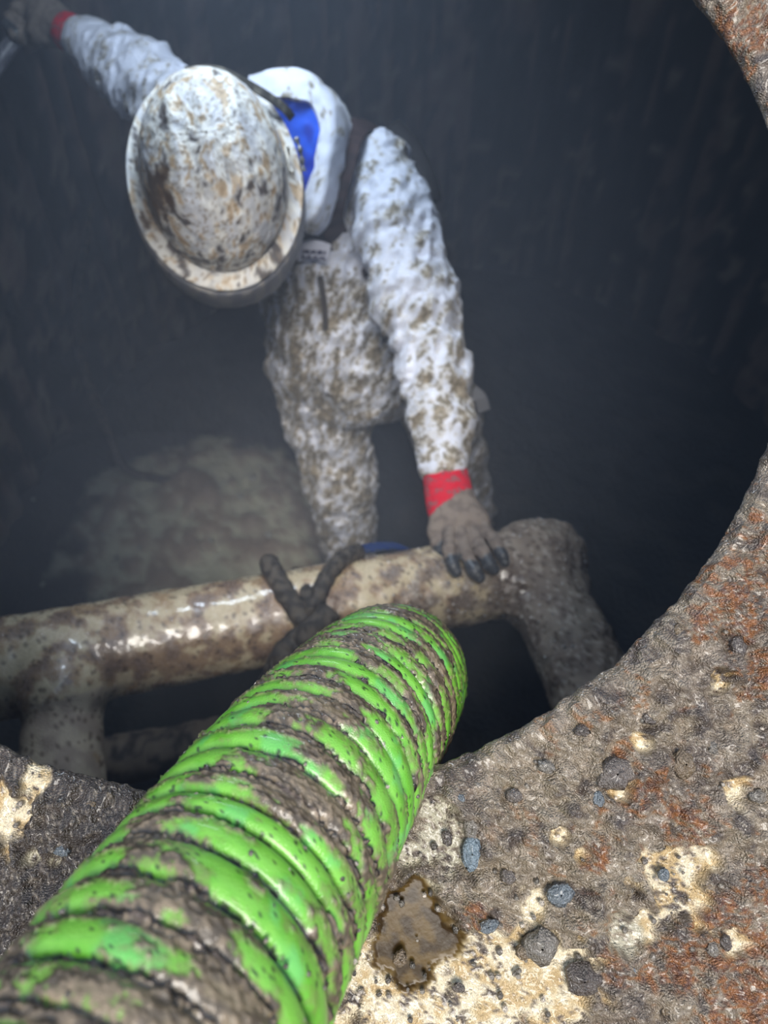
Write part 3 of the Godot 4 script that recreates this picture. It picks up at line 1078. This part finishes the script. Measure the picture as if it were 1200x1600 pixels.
	var deep := path_at([[400, 180, 1.315], [425, 185, 1.31], [445, 190, 1.31], [462, 205, 1.312], [470, 225, 1.315], [468, 255, 1.32], [460, 290, 1.325], [450, 320, 1.335], [440, 335, 1.35]])
	var wr := noise(13.0, 91, 3)
	var hood := loft([rim_in, rim_in.duplicate(), rim_out, back], [0.0, 0.004, 0.0, 0.0], 90, 14, wr, 0.006,
		func(p: Vector3) -> Color: return dirty_cloth(p, 0.0, dirt))
	tag(put("hood", hood, cloth, man), "white hood standing open")
	var lining := loft([rim_in, deep, path_at([[395, 230, 1.33], [405, 235, 1.33], [415, 240, 1.33], [425, 245, 1.33], [430, 255, 1.33], [428, 270, 1.33], [424, 285, 1.33], [420, 300, 1.34], [415, 310, 1.34]])], [0.0, 0.0, 0.0], 70, 16, wr, 0.006,
		func(p: Vector3) -> Color: return Color(0.16, 0.37, 0.88).lerp(Color(0.10, 0.22, 0.66), sm(-0.1, 0.3, dirt[0].get_noise_3dv(p))))
	tag(put("hood_lining", lining, mat("blue_cloth", 0.55, 0.4), man), "blue lining inside the hood")

	# harness: brown straps over the shoulder and down the chest, a black pad behind
	var webbing := mat("webbing", 0.75, 0.35, tex("grit", 0.06, 4), 0.06, 14.0)
	var brown := func(p: Vector3) -> Color: return Color(0.27, 0.215, 0.215).lerp(Color(0.20, 0.17, 0.18), sm(-0.2, 0.3, dirt[1].get_noise_3dv(p)))
	put("harness_strap", ribbon(path_at([[590, 200, 1.50], [565, 195, 1.40], [548, 215, 1.355], [536, 255, 1.345], [524, 300, 1.35], [518, 340, 1.38], [528, 372, 1.42], [552, 410, 1.45], [570, 440, 1.47]]), 0.044, 0.006, back_axis, brown), webbing, man)
	put("harness_strap", ribbon(path_at([[470, 372, 1.46], [500, 366, 1.44], [530, 378, 1.43], [560, 400, 1.45]]), 0.03, 0.005, back_axis, brown), webbing, man)
	put("harness_pad", tube(path_at([[612, 205, 1.53], [640, 235, 1.525], [662, 280, 1.52], [672, 320, 1.53]]), 0.006, 18, func(s: float, a: float, p: Vector3) -> float: return 0.026, func(s: float, a: float, p: Vector3) -> Color: return Color(0.17, 0.165, 0.17)), webbing, man)
	put("pocket_flap", ribbon(path_at([[738, 612, 1.78], [750, 622, 1.775], [756, 642, 1.79]]), 0.03, 0.012, back_axis, func(p: Vector3) -> Color: return Color(0.60, 0.60, 0.62), 0.004), cloth, man)

	build_helmet(man)
	build_gloves(man, J, dirt)
	# boots
	for s in [["ra", -0.04], ["la", 0.05]]:
		var a: Vector3 = J[s[0]]
		var toe := Vector3(a.x + s[1], 0.05, a.z + 0.17)
		var bn := nets([bone(Vector3(a.x, 0.24, a.z), 0.062, Vector3(a.x, 0.07, a.z), 0.058, 0.03), bone(Vector3(a.x, 0.065, a.z), 0.055, toe, 0.048, 0.03), bone(Vector3(a.x, 0.045, a.z - 0.03), 0.045, toe, 0.046, 0.03)], 0.008, none, 0.02)
		put("boot", skin(bn, func(p: Vector3, n: Vector3) -> Color: return Color(0.14, 0.13, 0.13)), mat("black_rubber", 0.3), man)
	# the tool in the raised hand
	var pole := tube(path_at([[72, -40, 1.67], [48, 22, 1.655], [5, 87, 1.65], [-60, 178, 1.66]]), 0.008, 20,
		func(s: float, a: float, p: Vector3) -> float: return 0.0165,
		func(s: float, a: float, p: Vector3) -> Color: return Color(0.36, 0.36, 0.39).lerp(Color(0.62, 0.62, 0.66), sm(0.15, 0.35, dirt[1].get_noise_3dv(p))))
	tag(put("tool_pole", pole, mat("worn_metal", 0.4, 0.6)), "grey metal pole held in the raised gloved hand at the top left", "pole")

func distance_to_line(p: Vector3, a: Vector3, b: Vector3) -> float:
	var ab := b - a
	return (p - a - ab * clampf((p - a).dot(ab) / ab.length_squared(), 0, 1)).length()

# a sheet through several curves, laid out with wrinkles
func loft(curves: Array, bulge: Array, n: int, m: int, wr: FastNoiseLite, amp: float, color: Callable) -> ArrayMesh:
	var rows := []
	for q in curves:
		var len_ := 0.0
		for i in q.size() - 1:
			len_ += q[i].distance_to(q[i + 1])
		var s := spline(q, len_ / 400.0)
		var r := PackedVector3Array()
		for i in n:
			r.append(s[int(float(i) / (n - 1) * (s.size() - 1))])
		rows.append(r)
	var v := PackedVector3Array()
	var c := PackedColorArray()
	var total: int = m * (rows.size() - 1) + 1
	for k in total:
		var seg := mini(k / m, rows.size() - 2)
		var t := float(k - seg * m) / m
		for i in n:
			var p0: Vector3 = rows[maxi(seg - 1, 0)][i]
			var p: Vector3 = rows[seg][i].cubic_interpolate(rows[seg + 1][i], p0, rows[mini(seg + 2, rows.size() - 1)][i], t)
			p += Vector3(wr.get_noise_3dv(p), wr.get_noise_3d(p.x + 5, p.y, p.z), wr.get_noise_3d(p.x, p.y + 5, p.z)) * amp
			v.append(p)
			c.append(color.call(p))
	# two faces, so that the sheet has thickness
	var front: Array = [v, c]
	var back := PackedVector3Array()
	for k in total:
		for i in n:
			var o := k * n + i
			var du := v[mini(k + 1, total - 1) * n + i] - v[maxi(k - 1, 0) * n + i]
			var dv := v[k * n + mini(i + 1, n - 1)] - v[k * n + maxi(i - 1, 0)]
			back.append(v[o] - du.cross(dv).normalized() * 0.003)
	var allv := PackedVector3Array()
	var allc := PackedColorArray()
	for k in total:
		allv.append_array(v.slice(k * n, k * n + n))
		allc.append_array(c.slice(k * n, k * n + n))
	for k in range(total - 1, -1, -1):
		allv.append_array(back.slice(k * n, k * n + n))
		allc.append_array(c.slice(k * n, k * n + n))
	return grid(total * 2, n, allv, allc, false, false)[0]

func build_helmet(man: Node3D) -> void:
	var up := (back_axis * 0.98 + up_axis * 0.05 + right_axis * 0.12).normalized()
	var fr := -up_axis * 0.985 + right_axis * 0.165
	fr = (fr - up * fr.dot(up)).normalized()
	var si := up.cross(fr)
	var c0 := at(337, 280, 1.17)
	var n1 := noise(15.0, 101, 4)
	var n2 := noise(38.0, 102, 3)
	var n3 := noise(140.0, 103, 2)
	var flow := noise(14.0, 104, 3)
	var stain := func(l: Vector3) -> Color:
		# l: side, front, height. Streams of mud run from back to front
		var w: float = flow.get_noise_3dv(l)
		var s: float = n1.get_noise_3d(l.x * 1.6 + w * 0.03, l.y * 0.5 + w * 0.03, l.z)
		var t: float = n2.get_noise_3d(l.x * 1.2 + w * 0.02, l.y * 0.55 + w * 0.02, l.z)
		var u: float = n3.get_noise_3dv(l)
		var col := Color(0.87, 0.86, 0.83).lerp(Color(0.76, 0.76, 0.77), sm(-0.05, 0.4, s))
		col = col.lerp(Color(0.80, 0.72, 0.60), sm(0.10, 0.4, t) * 0.7)
		col = col.lerp(Color(0.62, 0.50, 0.36), sm(0.24, 0.38, t + 0.2 * u) * 0.6)
		var front := sm(-0.06, 0.07, l.y) * sm(0.13, 0.05, absf(l.x + 0.01)) * sm(0.16, 0.11, l.y)
		var rim_dirt := sm(0.03, 0.015, l.z) * 0.05
		s -= rim_dirt
		t += rim_dirt
		var crest := sm(0.03, 0.07, l.z)
		s += 0.06 * sm(0.02, -0.08, l.y)
		col = col.lerp(Color(0.55, 0.545, 0.55), sm(0.16, 0.44, -s - 0.4 * t + 0.22 * front * crest) * 0.75)
		col = col.lerp(Color(0.28, 0.25, 0.24), sm(0.29, 0.41, -s * 0.7 - t * 0.6 + 0.18 * front - 0.02) * 0.85)
		col = col.lerp(Color(0.32, 0.25, 0.18), sm(0.032, 0.02, Vector2(l.x + 0.085, l.y - 0.055).length() + 0.03 * t) * 0.85)
		if u > 0.36:
			col = col.lerp(Color(0.45, 0.38, 0.30), 0.6)
		return col
	var cols := 200
	var v := PackedVector3Array()
	var c := PackedColorArray()
	var bv := PackedVector3Array()
	var bc := PackedColorArray()
	var place := func(l: Vector3) -> Vector3: return c0 + si * l.x + fr * l.y + up * l.z
	var rows := 70
	for i in rows:
		var phi := (PI / 2) * i / (rows - 1.0)
		for j in cols:
			var a := TAU * j / cols
			var rr := pow(sin(phi), 0.93)
			var x := 0.108 * rr * cos(a)
			var y := (0.147 if sin(a) > 0 else 0.148) * rr * sin(a) + 0.002
			var z := 0.012 + 0.118 * pow(maxf(cos(phi), 0.0), 0.85)
			# three ridges along the crown
			var keep := sm(0.05, 0.5, cos(phi)) * sm(-0.115, -0.06, -absf(y))
			z += keep * (0.0055 * exp(-pow(x / 0.011, 2)) + 0.0035 * exp(-pow((absf(x) - 0.045) / 0.008, 2)))
			var l := Vector3(x, y, z)
			l += Vector3(cos(a) * sin(phi), sin(a) * sin(phi), cos(phi)) * (0.0022 * n2.get_noise_3dv(l) + 0.0016 * n1.get_noise_3dv(l) + 0.0007 * n3.get_noise_3dv(l))
			v.append(place.call(l))
			c.append(stain.call(l))
	var plastic := mat("helmet_plastic", 0.42, 0.5, tex("grit", 0.06, 4), 0.08, 12.0)
	var helmet := put("hard_hat", grid(rows, cols, v, c, true, false)[0], plastic, man)
	tag(helmet, "muddy white full-brim hard hat")
	# brim: out from the crown, over a rounded edge, back underneath
	var prof := [[0.0, 0.013], [0.12, 0.0115], [0.3, 0.0095], [0.5, 0.0085], [0.7, 0.008], [0.86, 0.0085], [0.93, 0.0098], [0.98, 0.009], [1.0, 0.006], [0.985, 0.002], [0.9, 0.001], [0.6, 0.002], [0.2, 0.004], [-0.05, 0.006]]
	for i in prof.size():
		for j in cols:
			var a := TAU * j / cols
			var inner := Vector2(0.108 * cos(a), 0.148 * sin(a) + 0.002)
			var outer: Vector2 = Vector2(0.131 * cos(a), (0.174 if sin(a) > 0 else 0.172) * sin(a) + 0.002)
			var q := inner.lerp(outer, prof[i][0])
			var droop := -0.004 * pow(absf(cos(a)), 2.0) * maxf(prof[i][0], 0.0)
			var l := Vector3(q.x, q.y, prof[i][1] + droop)
			l.z += 0.0016 * n2.get_noise_3dv(l) + 0.0008 * n3.get_noise_3dv(l)
			bv.append(place.call(l))
			bc.append(stain.call(l))
	put("brim", grid(prof.size(), cols, bv, bc, true, false)[0], plastic, helmet)
	# dark carrier of the face shield round the underside of the brim
	bv = PackedVector3Array()
	bc = PackedColorArray()
	var skirt := [[0.90, 0.001], [1.0, 0.0], [1.02, -0.008], [1.035, -0.030], [1.035, -0.058], [1.0, -0.062], [0.95, -0.05], [0.92, -0.002]]
	for i in skirt.size():
		for j in cols:
			var a := TAU * j / cols
			var outer: Vector2 = Vector2(0.131 * cos(a), (0.174 if sin(a) > 0 else 0.172) * sin(a) + 0.002) * skirt[i][0]
			var l := Vector3(outer.x, outer.y, skirt[i][1] - 0.004 * pow(absf(cos(a)), 2.0))
			l += Vector3(cos(a), sin(a), 0) * 0.002 * n2.get_noise_3dv(l)
			bv.append(place.call(l))
			bc.append(Color(0.45, 0.45, 0.47).lerp(Color(0.56, 0.54, 0.52), sm(0.0, 0.3, n2.get_noise_3dv(l))))
	put("edge_guard", grid(skirt.size(), cols, bv, bc, true, false)[0], mat("guard_rubber", 0.5, 0.5), helmet)
	# elastic strap across the back of the brim
	var strap := PackedVector3Array()
	for q in [[-0.017, -0.146, 0.034], [0.015, -0.147, 0.033], [0.045, -0.138, 0.030], [0.08, -0.117, 0.024], [0.105, -0.100, 0.018], [0.124, -0.085, 0.010], [0.132, -0.077, -0.004]]:
		strap.append(place.call(Vector3(q[0], q[1], q[2] + 0.006)))
	put("strap", ribbon(strap, 0.013, 0.005, up, func(p: Vector3) -> Color: return Color(0.20, 0.195, 0.18).lerp(Color(0.42, 0.40, 0.36), sm(0.1, 0.3, n2.get_noise_3dv(p)))), mat("webbing", 0.75), helmet)
	# slotted clip and buckle at the side
	var clip := SurfaceTool.new()
	clip.begin(Mesh.PRIMITIVE_TRIANGLES)
	for q in [[0.112, -0.012, 0.006, 0.040], [0.119, -0.012, 0.004, 0.040], [0.1155, -0.031, 0.018, 0.004], [0.1155, 0.007, 0.018, 0.004]]:
		var box := BoxMesh.new()
		box.size = Vector3(q[2] * 0.5, q[3], 0.006)
		clip.append_from(box, 0, Transform3D(Basis(si, fr, up), place.call(Vector3(q[0], q[1], 0.0125))))
	var cream := StandardMaterial3D.new()
	cream.resource_name = "cream_plastic"
	cream.albedo_color = Color(0.83, 0.81, 0.76)
	cream.roughness = 0.45
	clip.generate_normals()
	put("slot_clip", clip.commit(), cream, helmet)
	var steel := mat("buckle_steel", 0.25, 0.6)
	steel.metallic = 0.7
	put("buckle", tube(PackedVector3Array([place.call(Vector3(0.131, -0.05, 0.004)), place.call(Vector3(0.1345, -0.035, 0.0)), place.call(Vector3(0.136, -0.018, -0.008)), place.call(Vector3(0.136, -0.004, -0.014))]), 0.002, 10,
		func(s: float, a: float, p: Vector3) -> float: return 0.0035 + 0.0012 * sin(s * 420.0), func(s: float, a: float, p: Vector3) -> Color: return Color(0.62, 0.62, 0.63)), steel, helmet)

# knit glove with a red cuff and dark dipped fingertips
func build_gloves(man: Node3D, J: Dictionary, dirt: Array) -> void:
	var knit := mat("knit_glove", 0.8, 0.35, tex("grit", 0.06, 4), 0.05, 22.0)
	var wob := noise(45.0, 121, 3)
	# hand on the pipe
	var wrist: Vector3 = J.lw + (J.le - J.lw).normalized() * 0.03
	var heel := at(702, 778, 1.285)
	var palm_a := at(712, 812, 1.262)
	var palm_b := at(738, 812, 1.262)
	var hand := [
		bone(wrist, 0.031, at(698, 752, 1.30), 0.034, 0.02, back_axis, 0.8), bone(at(698, 752, 1.30), 0.035, heel, 0.033, 0.02, back_axis, 0.75),
		bone(heel, 0.030, palm_a, 0.025, 0.025, back_axis, 0.7), bone(heel, 0.028, palm_b, 0.025, 0.025, back_axis, 0.7), bone(palm_a, 0.022, at(706, 820, 1.255), 0.015, 0.015), bone(palm_b, 0.021, at(750, 818, 1.257), 0.0135, 0.015),
		bone(at(706, 816, 1.258), 0.0155, at(750, 814, 1.258), 0.0135, 0.012)]
	var fingers := [
		[[704, 822, 1.254], [701, 858, 1.208], [708, 884, 1.19], [713, 894, 1.188], 0.0102],
		[[720, 824, 1.252], [727, 864, 1.204], [741, 892, 1.183], [749, 902, 1.182], 0.0105],
		[[737, 822, 1.252], [753, 860, 1.204], [765, 882, 1.184], [772, 890, 1.184], 0.0100],
		[[752, 818, 1.254], [775, 848, 1.212], [785, 868, 1.195], [789, 878, 1.193], 0.0092]]
	var tips := []
	for f in fingers:
		var q := path_at(f.slice(0, 4))
		var r: float = f[4]
		hand.append(bone(q[0], r + 0.001, q[1], r + 0.0004, 0.004))
		hand.append(bone(q[1], r + 0.0008, q[2], r, 0.005))
		hand.append(bone(q[2], r, q[3], r - 0.001, 0.005))
		tips.append([q[2].lerp(q[1], 0.45), q[3]])
	var th := path_at([[690, 800, 1.275], [683, 830, 1.262], [687, 850, 1.25], [694, 866, 1.236]])
	hand.append(bone(th[0], 0.021, th[1], 0.016, 0.015))
	hand.append(bone(th[1], 0.016, th[2], 0.0142, 0.006))
	hand.append(bone(th[2], 0.0142, th[3], 0.0125, 0.006))
	tips.append([th[2].lerp(th[3], 0.3), th[3]])
	var side := right_axis
	var disp := func(p: Vector3) -> float: return 0.0011 * wob.get_noise_3dv(p)
	var net := nets(hand, 0.0028, disp, 0.012)
	var cuff_at := at(703, 790, 1.28)
	var cuff_n := (at(690, 745, 1.30) - at(722, 818, 1.26)).normalized()
	var pick := func(p: Vector3) -> int:
		if (p - cuff_at).dot(cuff_n) + 0.0035 * wob.get_noise_3dv(p) > 0.0 + 0.28 * (p - cuff_at).dot(right_axis):
			return 1
		for t in tips:
			var ab: Vector3 = t[1] - t[0]
			var k: float = (p - t[0]).dot(ab) / ab.length_squared()
			if k + 0.3 * wob.get_noise_3dv(p) > 0.0 and distance_to_line(p, t[0], t[1] + ab) < 0.017:
				return 2
		return 0
	glove(man, net, pick, dirt, knit, "left")
	# the raised hand, closed on the pole
	var rw: Vector3 = J.rw
	var rod0 := at(48, 22, 1.655)
	var hand2 := [bone(rw + (J.re - rw).normalized() * 0.02, 0.035, at(110, 52, 1.60), 0.033, 0.02), bone(at(110, 52, 1.60), 0.033, at(88, 40, 1.62), 0.036, 0.02), bone(at(88, 40, 1.62), 0.036, at(68, 24, 1.625), 0.034, 0.02), bone(at(78, 20, 1.62), 0.028, at(62, 50, 1.622), 0.026, 0.02)]
	var ax := (at(5, 87, 1.65) - rod0).normalized()
	var outd := (EYE - rod0).normalized()
	outd = (outd - ax * outd.dot(ax)).normalized()
	var sided := ax.cross(outd)
	if sided.dot(right_axis) > 0:
		sided = -sided
	var tips2 := []
	for k in 4:
		var c := rod0 + ax * (-0.032 + 0.0235 * k)
		var r := 0.0118 - 0.0006 * absf(k - 1.0)
		var q := [c - sided * 0.034 + outd * 0.012, c - sided * 0.004 + outd * 0.031, c + sided * 0.027 + outd * 0.012, c + sided * 0.020 - outd * 0.020, c - sided * 0.002 - outd * 0.029]
		for m in 4:
			hand2.append(bone(q[m], r + 0.001, q[m + 1], r, 0.005))
		tips2.append([q[3], q[4]])
	var tq := [at(74, 58, 1.615), rod0 + ax * 0.052 - sided * 0.026 + outd * 0.008, rod0 + ax * 0.062 + sided * 0.004 + outd * 0.029, rod0 + ax * 0.058 + sided * 0.025 + outd * 0.015]
	for m in 3:
		hand2.append(bone(tq[m], 0.0165 - 0.0015 * m, tq[m + 1], 0.015 - 0.0015 * m, 0.006))
	tips2.append([tq[2], tq[3]])
	var net2 := nets(hand2, 0.0035, disp, 0.012)
	var c2 := at(100, 46, 1.60)
	var n2: Vector3 = (J.re - J.rw).normalized()
	var pick2 := func(p: Vector3) -> int:
		if (p - c2).dot(n2) > 0.004 * wob.get_noise_3dv(p):
			return 1
		for t in tips2:
			if distance_to_line(p, t[0], t[1]) < 0.0145:
				return 2
		return 0
	glove(man, net2, pick2, dirt, knit, "right")

func glove(man: Node3D, net: Dictionary, pick: Callable, dirt: Array, knit: Material, which: String) -> void:
	var color := func(p: Vector3, n: Vector3) -> Color:
		var k: int = pick.call(p)
		var a: float = dirt[1].get_noise_3dv(p)
		var b: float = dirt[2].get_noise_3dv(p)
		if k == 1:
			return Color(0.80, 0.10, 0.20).lerp(Color(0.50, 0.40, 0.38), sm(0.08, 0.3, a + 0.4 * b) * 0.75)
		if k == 2:
			return Color(0.25, 0.26, 0.28).lerp(Color(0.40, 0.40, 0.40), sm(0.15, 0.4, b))
		return Color(0.52, 0.475, 0.44).lerp(Color(0.44, 0.40, 0.375), sm(-0.2, 0.3, a))
	var m := skins(net, color, pick, 3)
	var g := put("glove", m[0], knit, man)
	tag(g, {"left": "grey-brown knit glove resting on the pipe", "right": "muddy grey glove gripping the pole"}[which])
	tag(put("cuff", m[1], knit, g), "red knit cuff")
	tag(put("dipped_fingertips", m[2], mat("dipped_rubber", 0.35, 0.5), g), "dark rubber-dipped fingertips")

# ---------------------------------------------------------------- ropes, cable
func build_ropes() -> void:
	var n := noise(60.0, 131, 2)
	var dark := func(s: float, a: float, p: Vector3) -> Color: return Color(0.33, 0.31, 0.29).lerp(Color(0.22, 0.21, 0.205), sm(-0.15, 0.25, n.get_noise_3dv(p)))
	var rope := mat("muddy_rope", 0.6, 0.4, tex("grit", 0.06, 4), 0.1, 16.0)
	var strand := func(r: float) -> Callable:
		return func(s: float, a: float, p: Vector3) -> float: return r * (1.0 + 0.10 * absf(sin(a * 1.5 + s * 160.0)) + 0.15 * n.get_noise_3dv(p))
	var o := thing("tie_rope", "dark muddy rope knotted round the pipe rail beside the green hose", "rope", at(485, 975, 1.12))
	put("rope_end", tube(path_at([[419, 878, 1.185], [430, 900, 1.16], [446, 928, 1.14], [464, 955, 1.13], [482, 985, 1.125]]), 0.003, 26, strand.call(0.0145), dark), rope, o)
	put("rope_end", tube(path_at([[560, 862, 1.235], [538, 872, 1.20], [517, 893, 1.17], [502, 920, 1.15], [492, 950, 1.135], [480, 985, 1.125]]), 0.003, 26, strand.call(0.0125), dark), rope, o)
	put("knot", tube(path_at([[512, 962, 1.115], [500, 975, 1.10], [484, 990, 1.095], [468, 1002, 1.10], [450, 1018, 1.10], [436, 1042, 1.11], [425, 1075, 1.13], [420, 1110, 1.17]]), 0.003, 30, strand.call(0.019), dark), rope, o)
	put("rope_loop", tube(path_at([[500, 985, 1.105], [478, 1005, 1.10], [455, 1035, 1.105], [442, 1065, 1.125], [436, 1100, 1.17], [438, 1080, 1.26], [446, 1000, 1.30], [452, 930, 1.29], [462, 900, 1.24], [478, 925, 1.165], [492, 962, 1.12]]), 0.003, 26, strand.call(0.013), dark), rope, o)
	var blue := ribbon(path_at([[540, 876, 1.235], [556, 862, 1.25], [580, 856, 1.285], [605, 853, 1.32], [632, 856, 1.36], [660, 872, 1.42], [690, 910, 1.5]]), 0.026, 0.006, up_axis + back_axis * 0.6, func(p: Vector3) -> Color: return Color(0.13, 0.23, 0.45).lerp(Color(0.26, 0.30, 0.38), sm(0.0, 0.3, n.get_noise_3dv(p))))
	tag(put("webbing_strap", blue, mat("blue_webbing", 0.7, 0.4)), "short blue webbing strap arching behind the pipe rail at the worker's shin", "strap")
	var cable := tube(path_at([[150, 250, 2.62], [140, 330, 2.62], [131, 400, 2.62], [122, 470, 2.60], [124, 540, 2.59], [143, 610, 2.59], [167, 670, 2.60], [186, 720, 2.62], [206, 738, 2.63], [232, 745, 2.65], [262, 752, 2.63], [290, 770, 2.6]]), 0.006, 12,
		func(s: float, a: float, p: Vector3) -> float: return 0.0145, func(s: float, a: float, p: Vector3) -> Color: return Color(0.36, 0.31, 0.26).lerp(Color(0.22, 0.2, 0.19), sm(-0.1, 0.3, n.get_noise_3dv(p))))
	tag(put("hanging_cable", cable, mat("muddy_rope", 0.6)), "thin brown cable hanging down the left tank wall into the sludge", "cable")

# ---------------------------------------------------------------- steam in the tank
func build_steam() -> void:
	var fog := FogVolume.new()
	fog.name = "steam"
	fog.shape = RenderingServer.FOG_VOLUME_SHAPE_BOX
	fog.size = Vector3(3.4, 3.4, 3.2)
	var m := FogMaterial.new()
	m.resource_name = "steam"
	m.albedo = Color(0.86, 0.91, 1.0)
	m.density = 0.125
	fog.material = m
	fog.transform = Transform3D(Basis(right_axis, plate_v, plate_n), plate_o - plate_n * (0.09 + 1.6) + plate_v * 0.1)
	add_child(fog, true)
	tag(fog, "thin bluish steam filling the dark tank", "steam", "", "stuff")
	for s in [[240, 850, 2.25, 1.1, 0.5, 0.8, 0.28], [580, 740, 2.1, 0.9, 0.5, 0.7, 0.12]]:
		var f := FogVolume.new()
		f.name = "steam_wisp" if not has_node("steam_wisp") else "steam_wisp_001"
		f.shape = RenderingServer.FOG_VOLUME_SHAPE_ELLIPSOID
		f.size = Vector3(s[3], s[4], s[5])
		var fm := FogMaterial.new()
		fm.resource_name = "steam_wisp"
		fm.albedo = Color(0.88, 0.92, 1.0)
		fm.density = s[6]
		f.material = fm
		f.position = at(s[0], s[1], s[2])
		add_child(f, true)
		tag(f, "pale wisp of steam drifting over the mound by the pipe rail" if s[0] < 300 else "pale wisp of steam round the worker's legs", "steam", "", "stuff")

# ---------------------------------------------------------------- an added fill lamp, out of view under the roof, to brighten the worker
func build_fill_lamp() -> void:
	var where := lens(-0.20, 0.98, -0.80)
	var aim := (at(450, 500, 1.6) - where).normalized()
	var b := Basis.looking_at(aim, Vector3.UP)
	var o := thing("added_fill_lamp", "added unseen fill light, a flat white panel under the tank roof beyond the upper edge of the manhole", "lamp", where)
	var dark := StandardMaterial3D.new()
	dark.resource_name = "fill_lamp_housing"
	dark.albedo_color = Color(0.2, 0.2, 0.2)
	dark.roughness = 0.5
	var glow := StandardMaterial3D.new()
	glow.resource_name = "fill_lamp_glow"
	glow.albedo_color = Color(0.9, 0.9, 0.9)
	glow.emission_enabled = true
	glow.emission = Color(0.9, 0.95, 1.0)
	glow.emission_energy_multiplier = 1.0
	var st := SurfaceTool.new()
	st.begin(Mesh.PRIMITIVE_TRIANGLES)
	var box := BoxMesh.new()
	box.size = Vector3(0.34, 0.26, 0.035)
	st.append_from(box, 0, Transform3D(b, where - aim * 0.03))
	for k in 7:
		var fin := BoxMesh.new()
		fin.size = Vector3(0.006, 0.22, 0.02)
		st.append_from(fin, 0, Transform3D(b, where - aim * 0.055 + b.x * (k - 3) * 0.045))
	put("housing", st.commit(), dark, o)
	var pane := BoxMesh.new()
	pane.size = Vector3(0.30, 0.22, 0.008)
	var pm := put("diffuser", pane, glow, o)
	pm.transform = Transform3D(b, -aim * 0.008)
	var hook := tube(PackedVector3Array([where - aim * 0.06, where - aim * 0.08 + Vector3(0, 0.06, 0), where - aim * 0.07 + Vector3(0, 0.12, 0)]), 0.01, 10, func(s: float, a: float, p: Vector3) -> float: return 0.006, func(s: float, a: float, p: Vector3) -> Color: return Color(0.3, 0.3, 0.3))
	put("bracket", hook, mat("worn_metal", 0.4, 0.6), o)
	var l := AreaLight3D.new()
	l.name = "fill_lamp_light"
	l.area_size = Vector2(0.30, 0.22)
	l.light_color = Color(0.86, 0.93, 1.0)
	l.light_energy = 0.5
	l.area_range = 12.0
	l.area_attenuation = 2.0
	l.shadow_enabled = true
	l.transform = Transform3D(b, aim * 0.004)
	o.add_child(l, true)
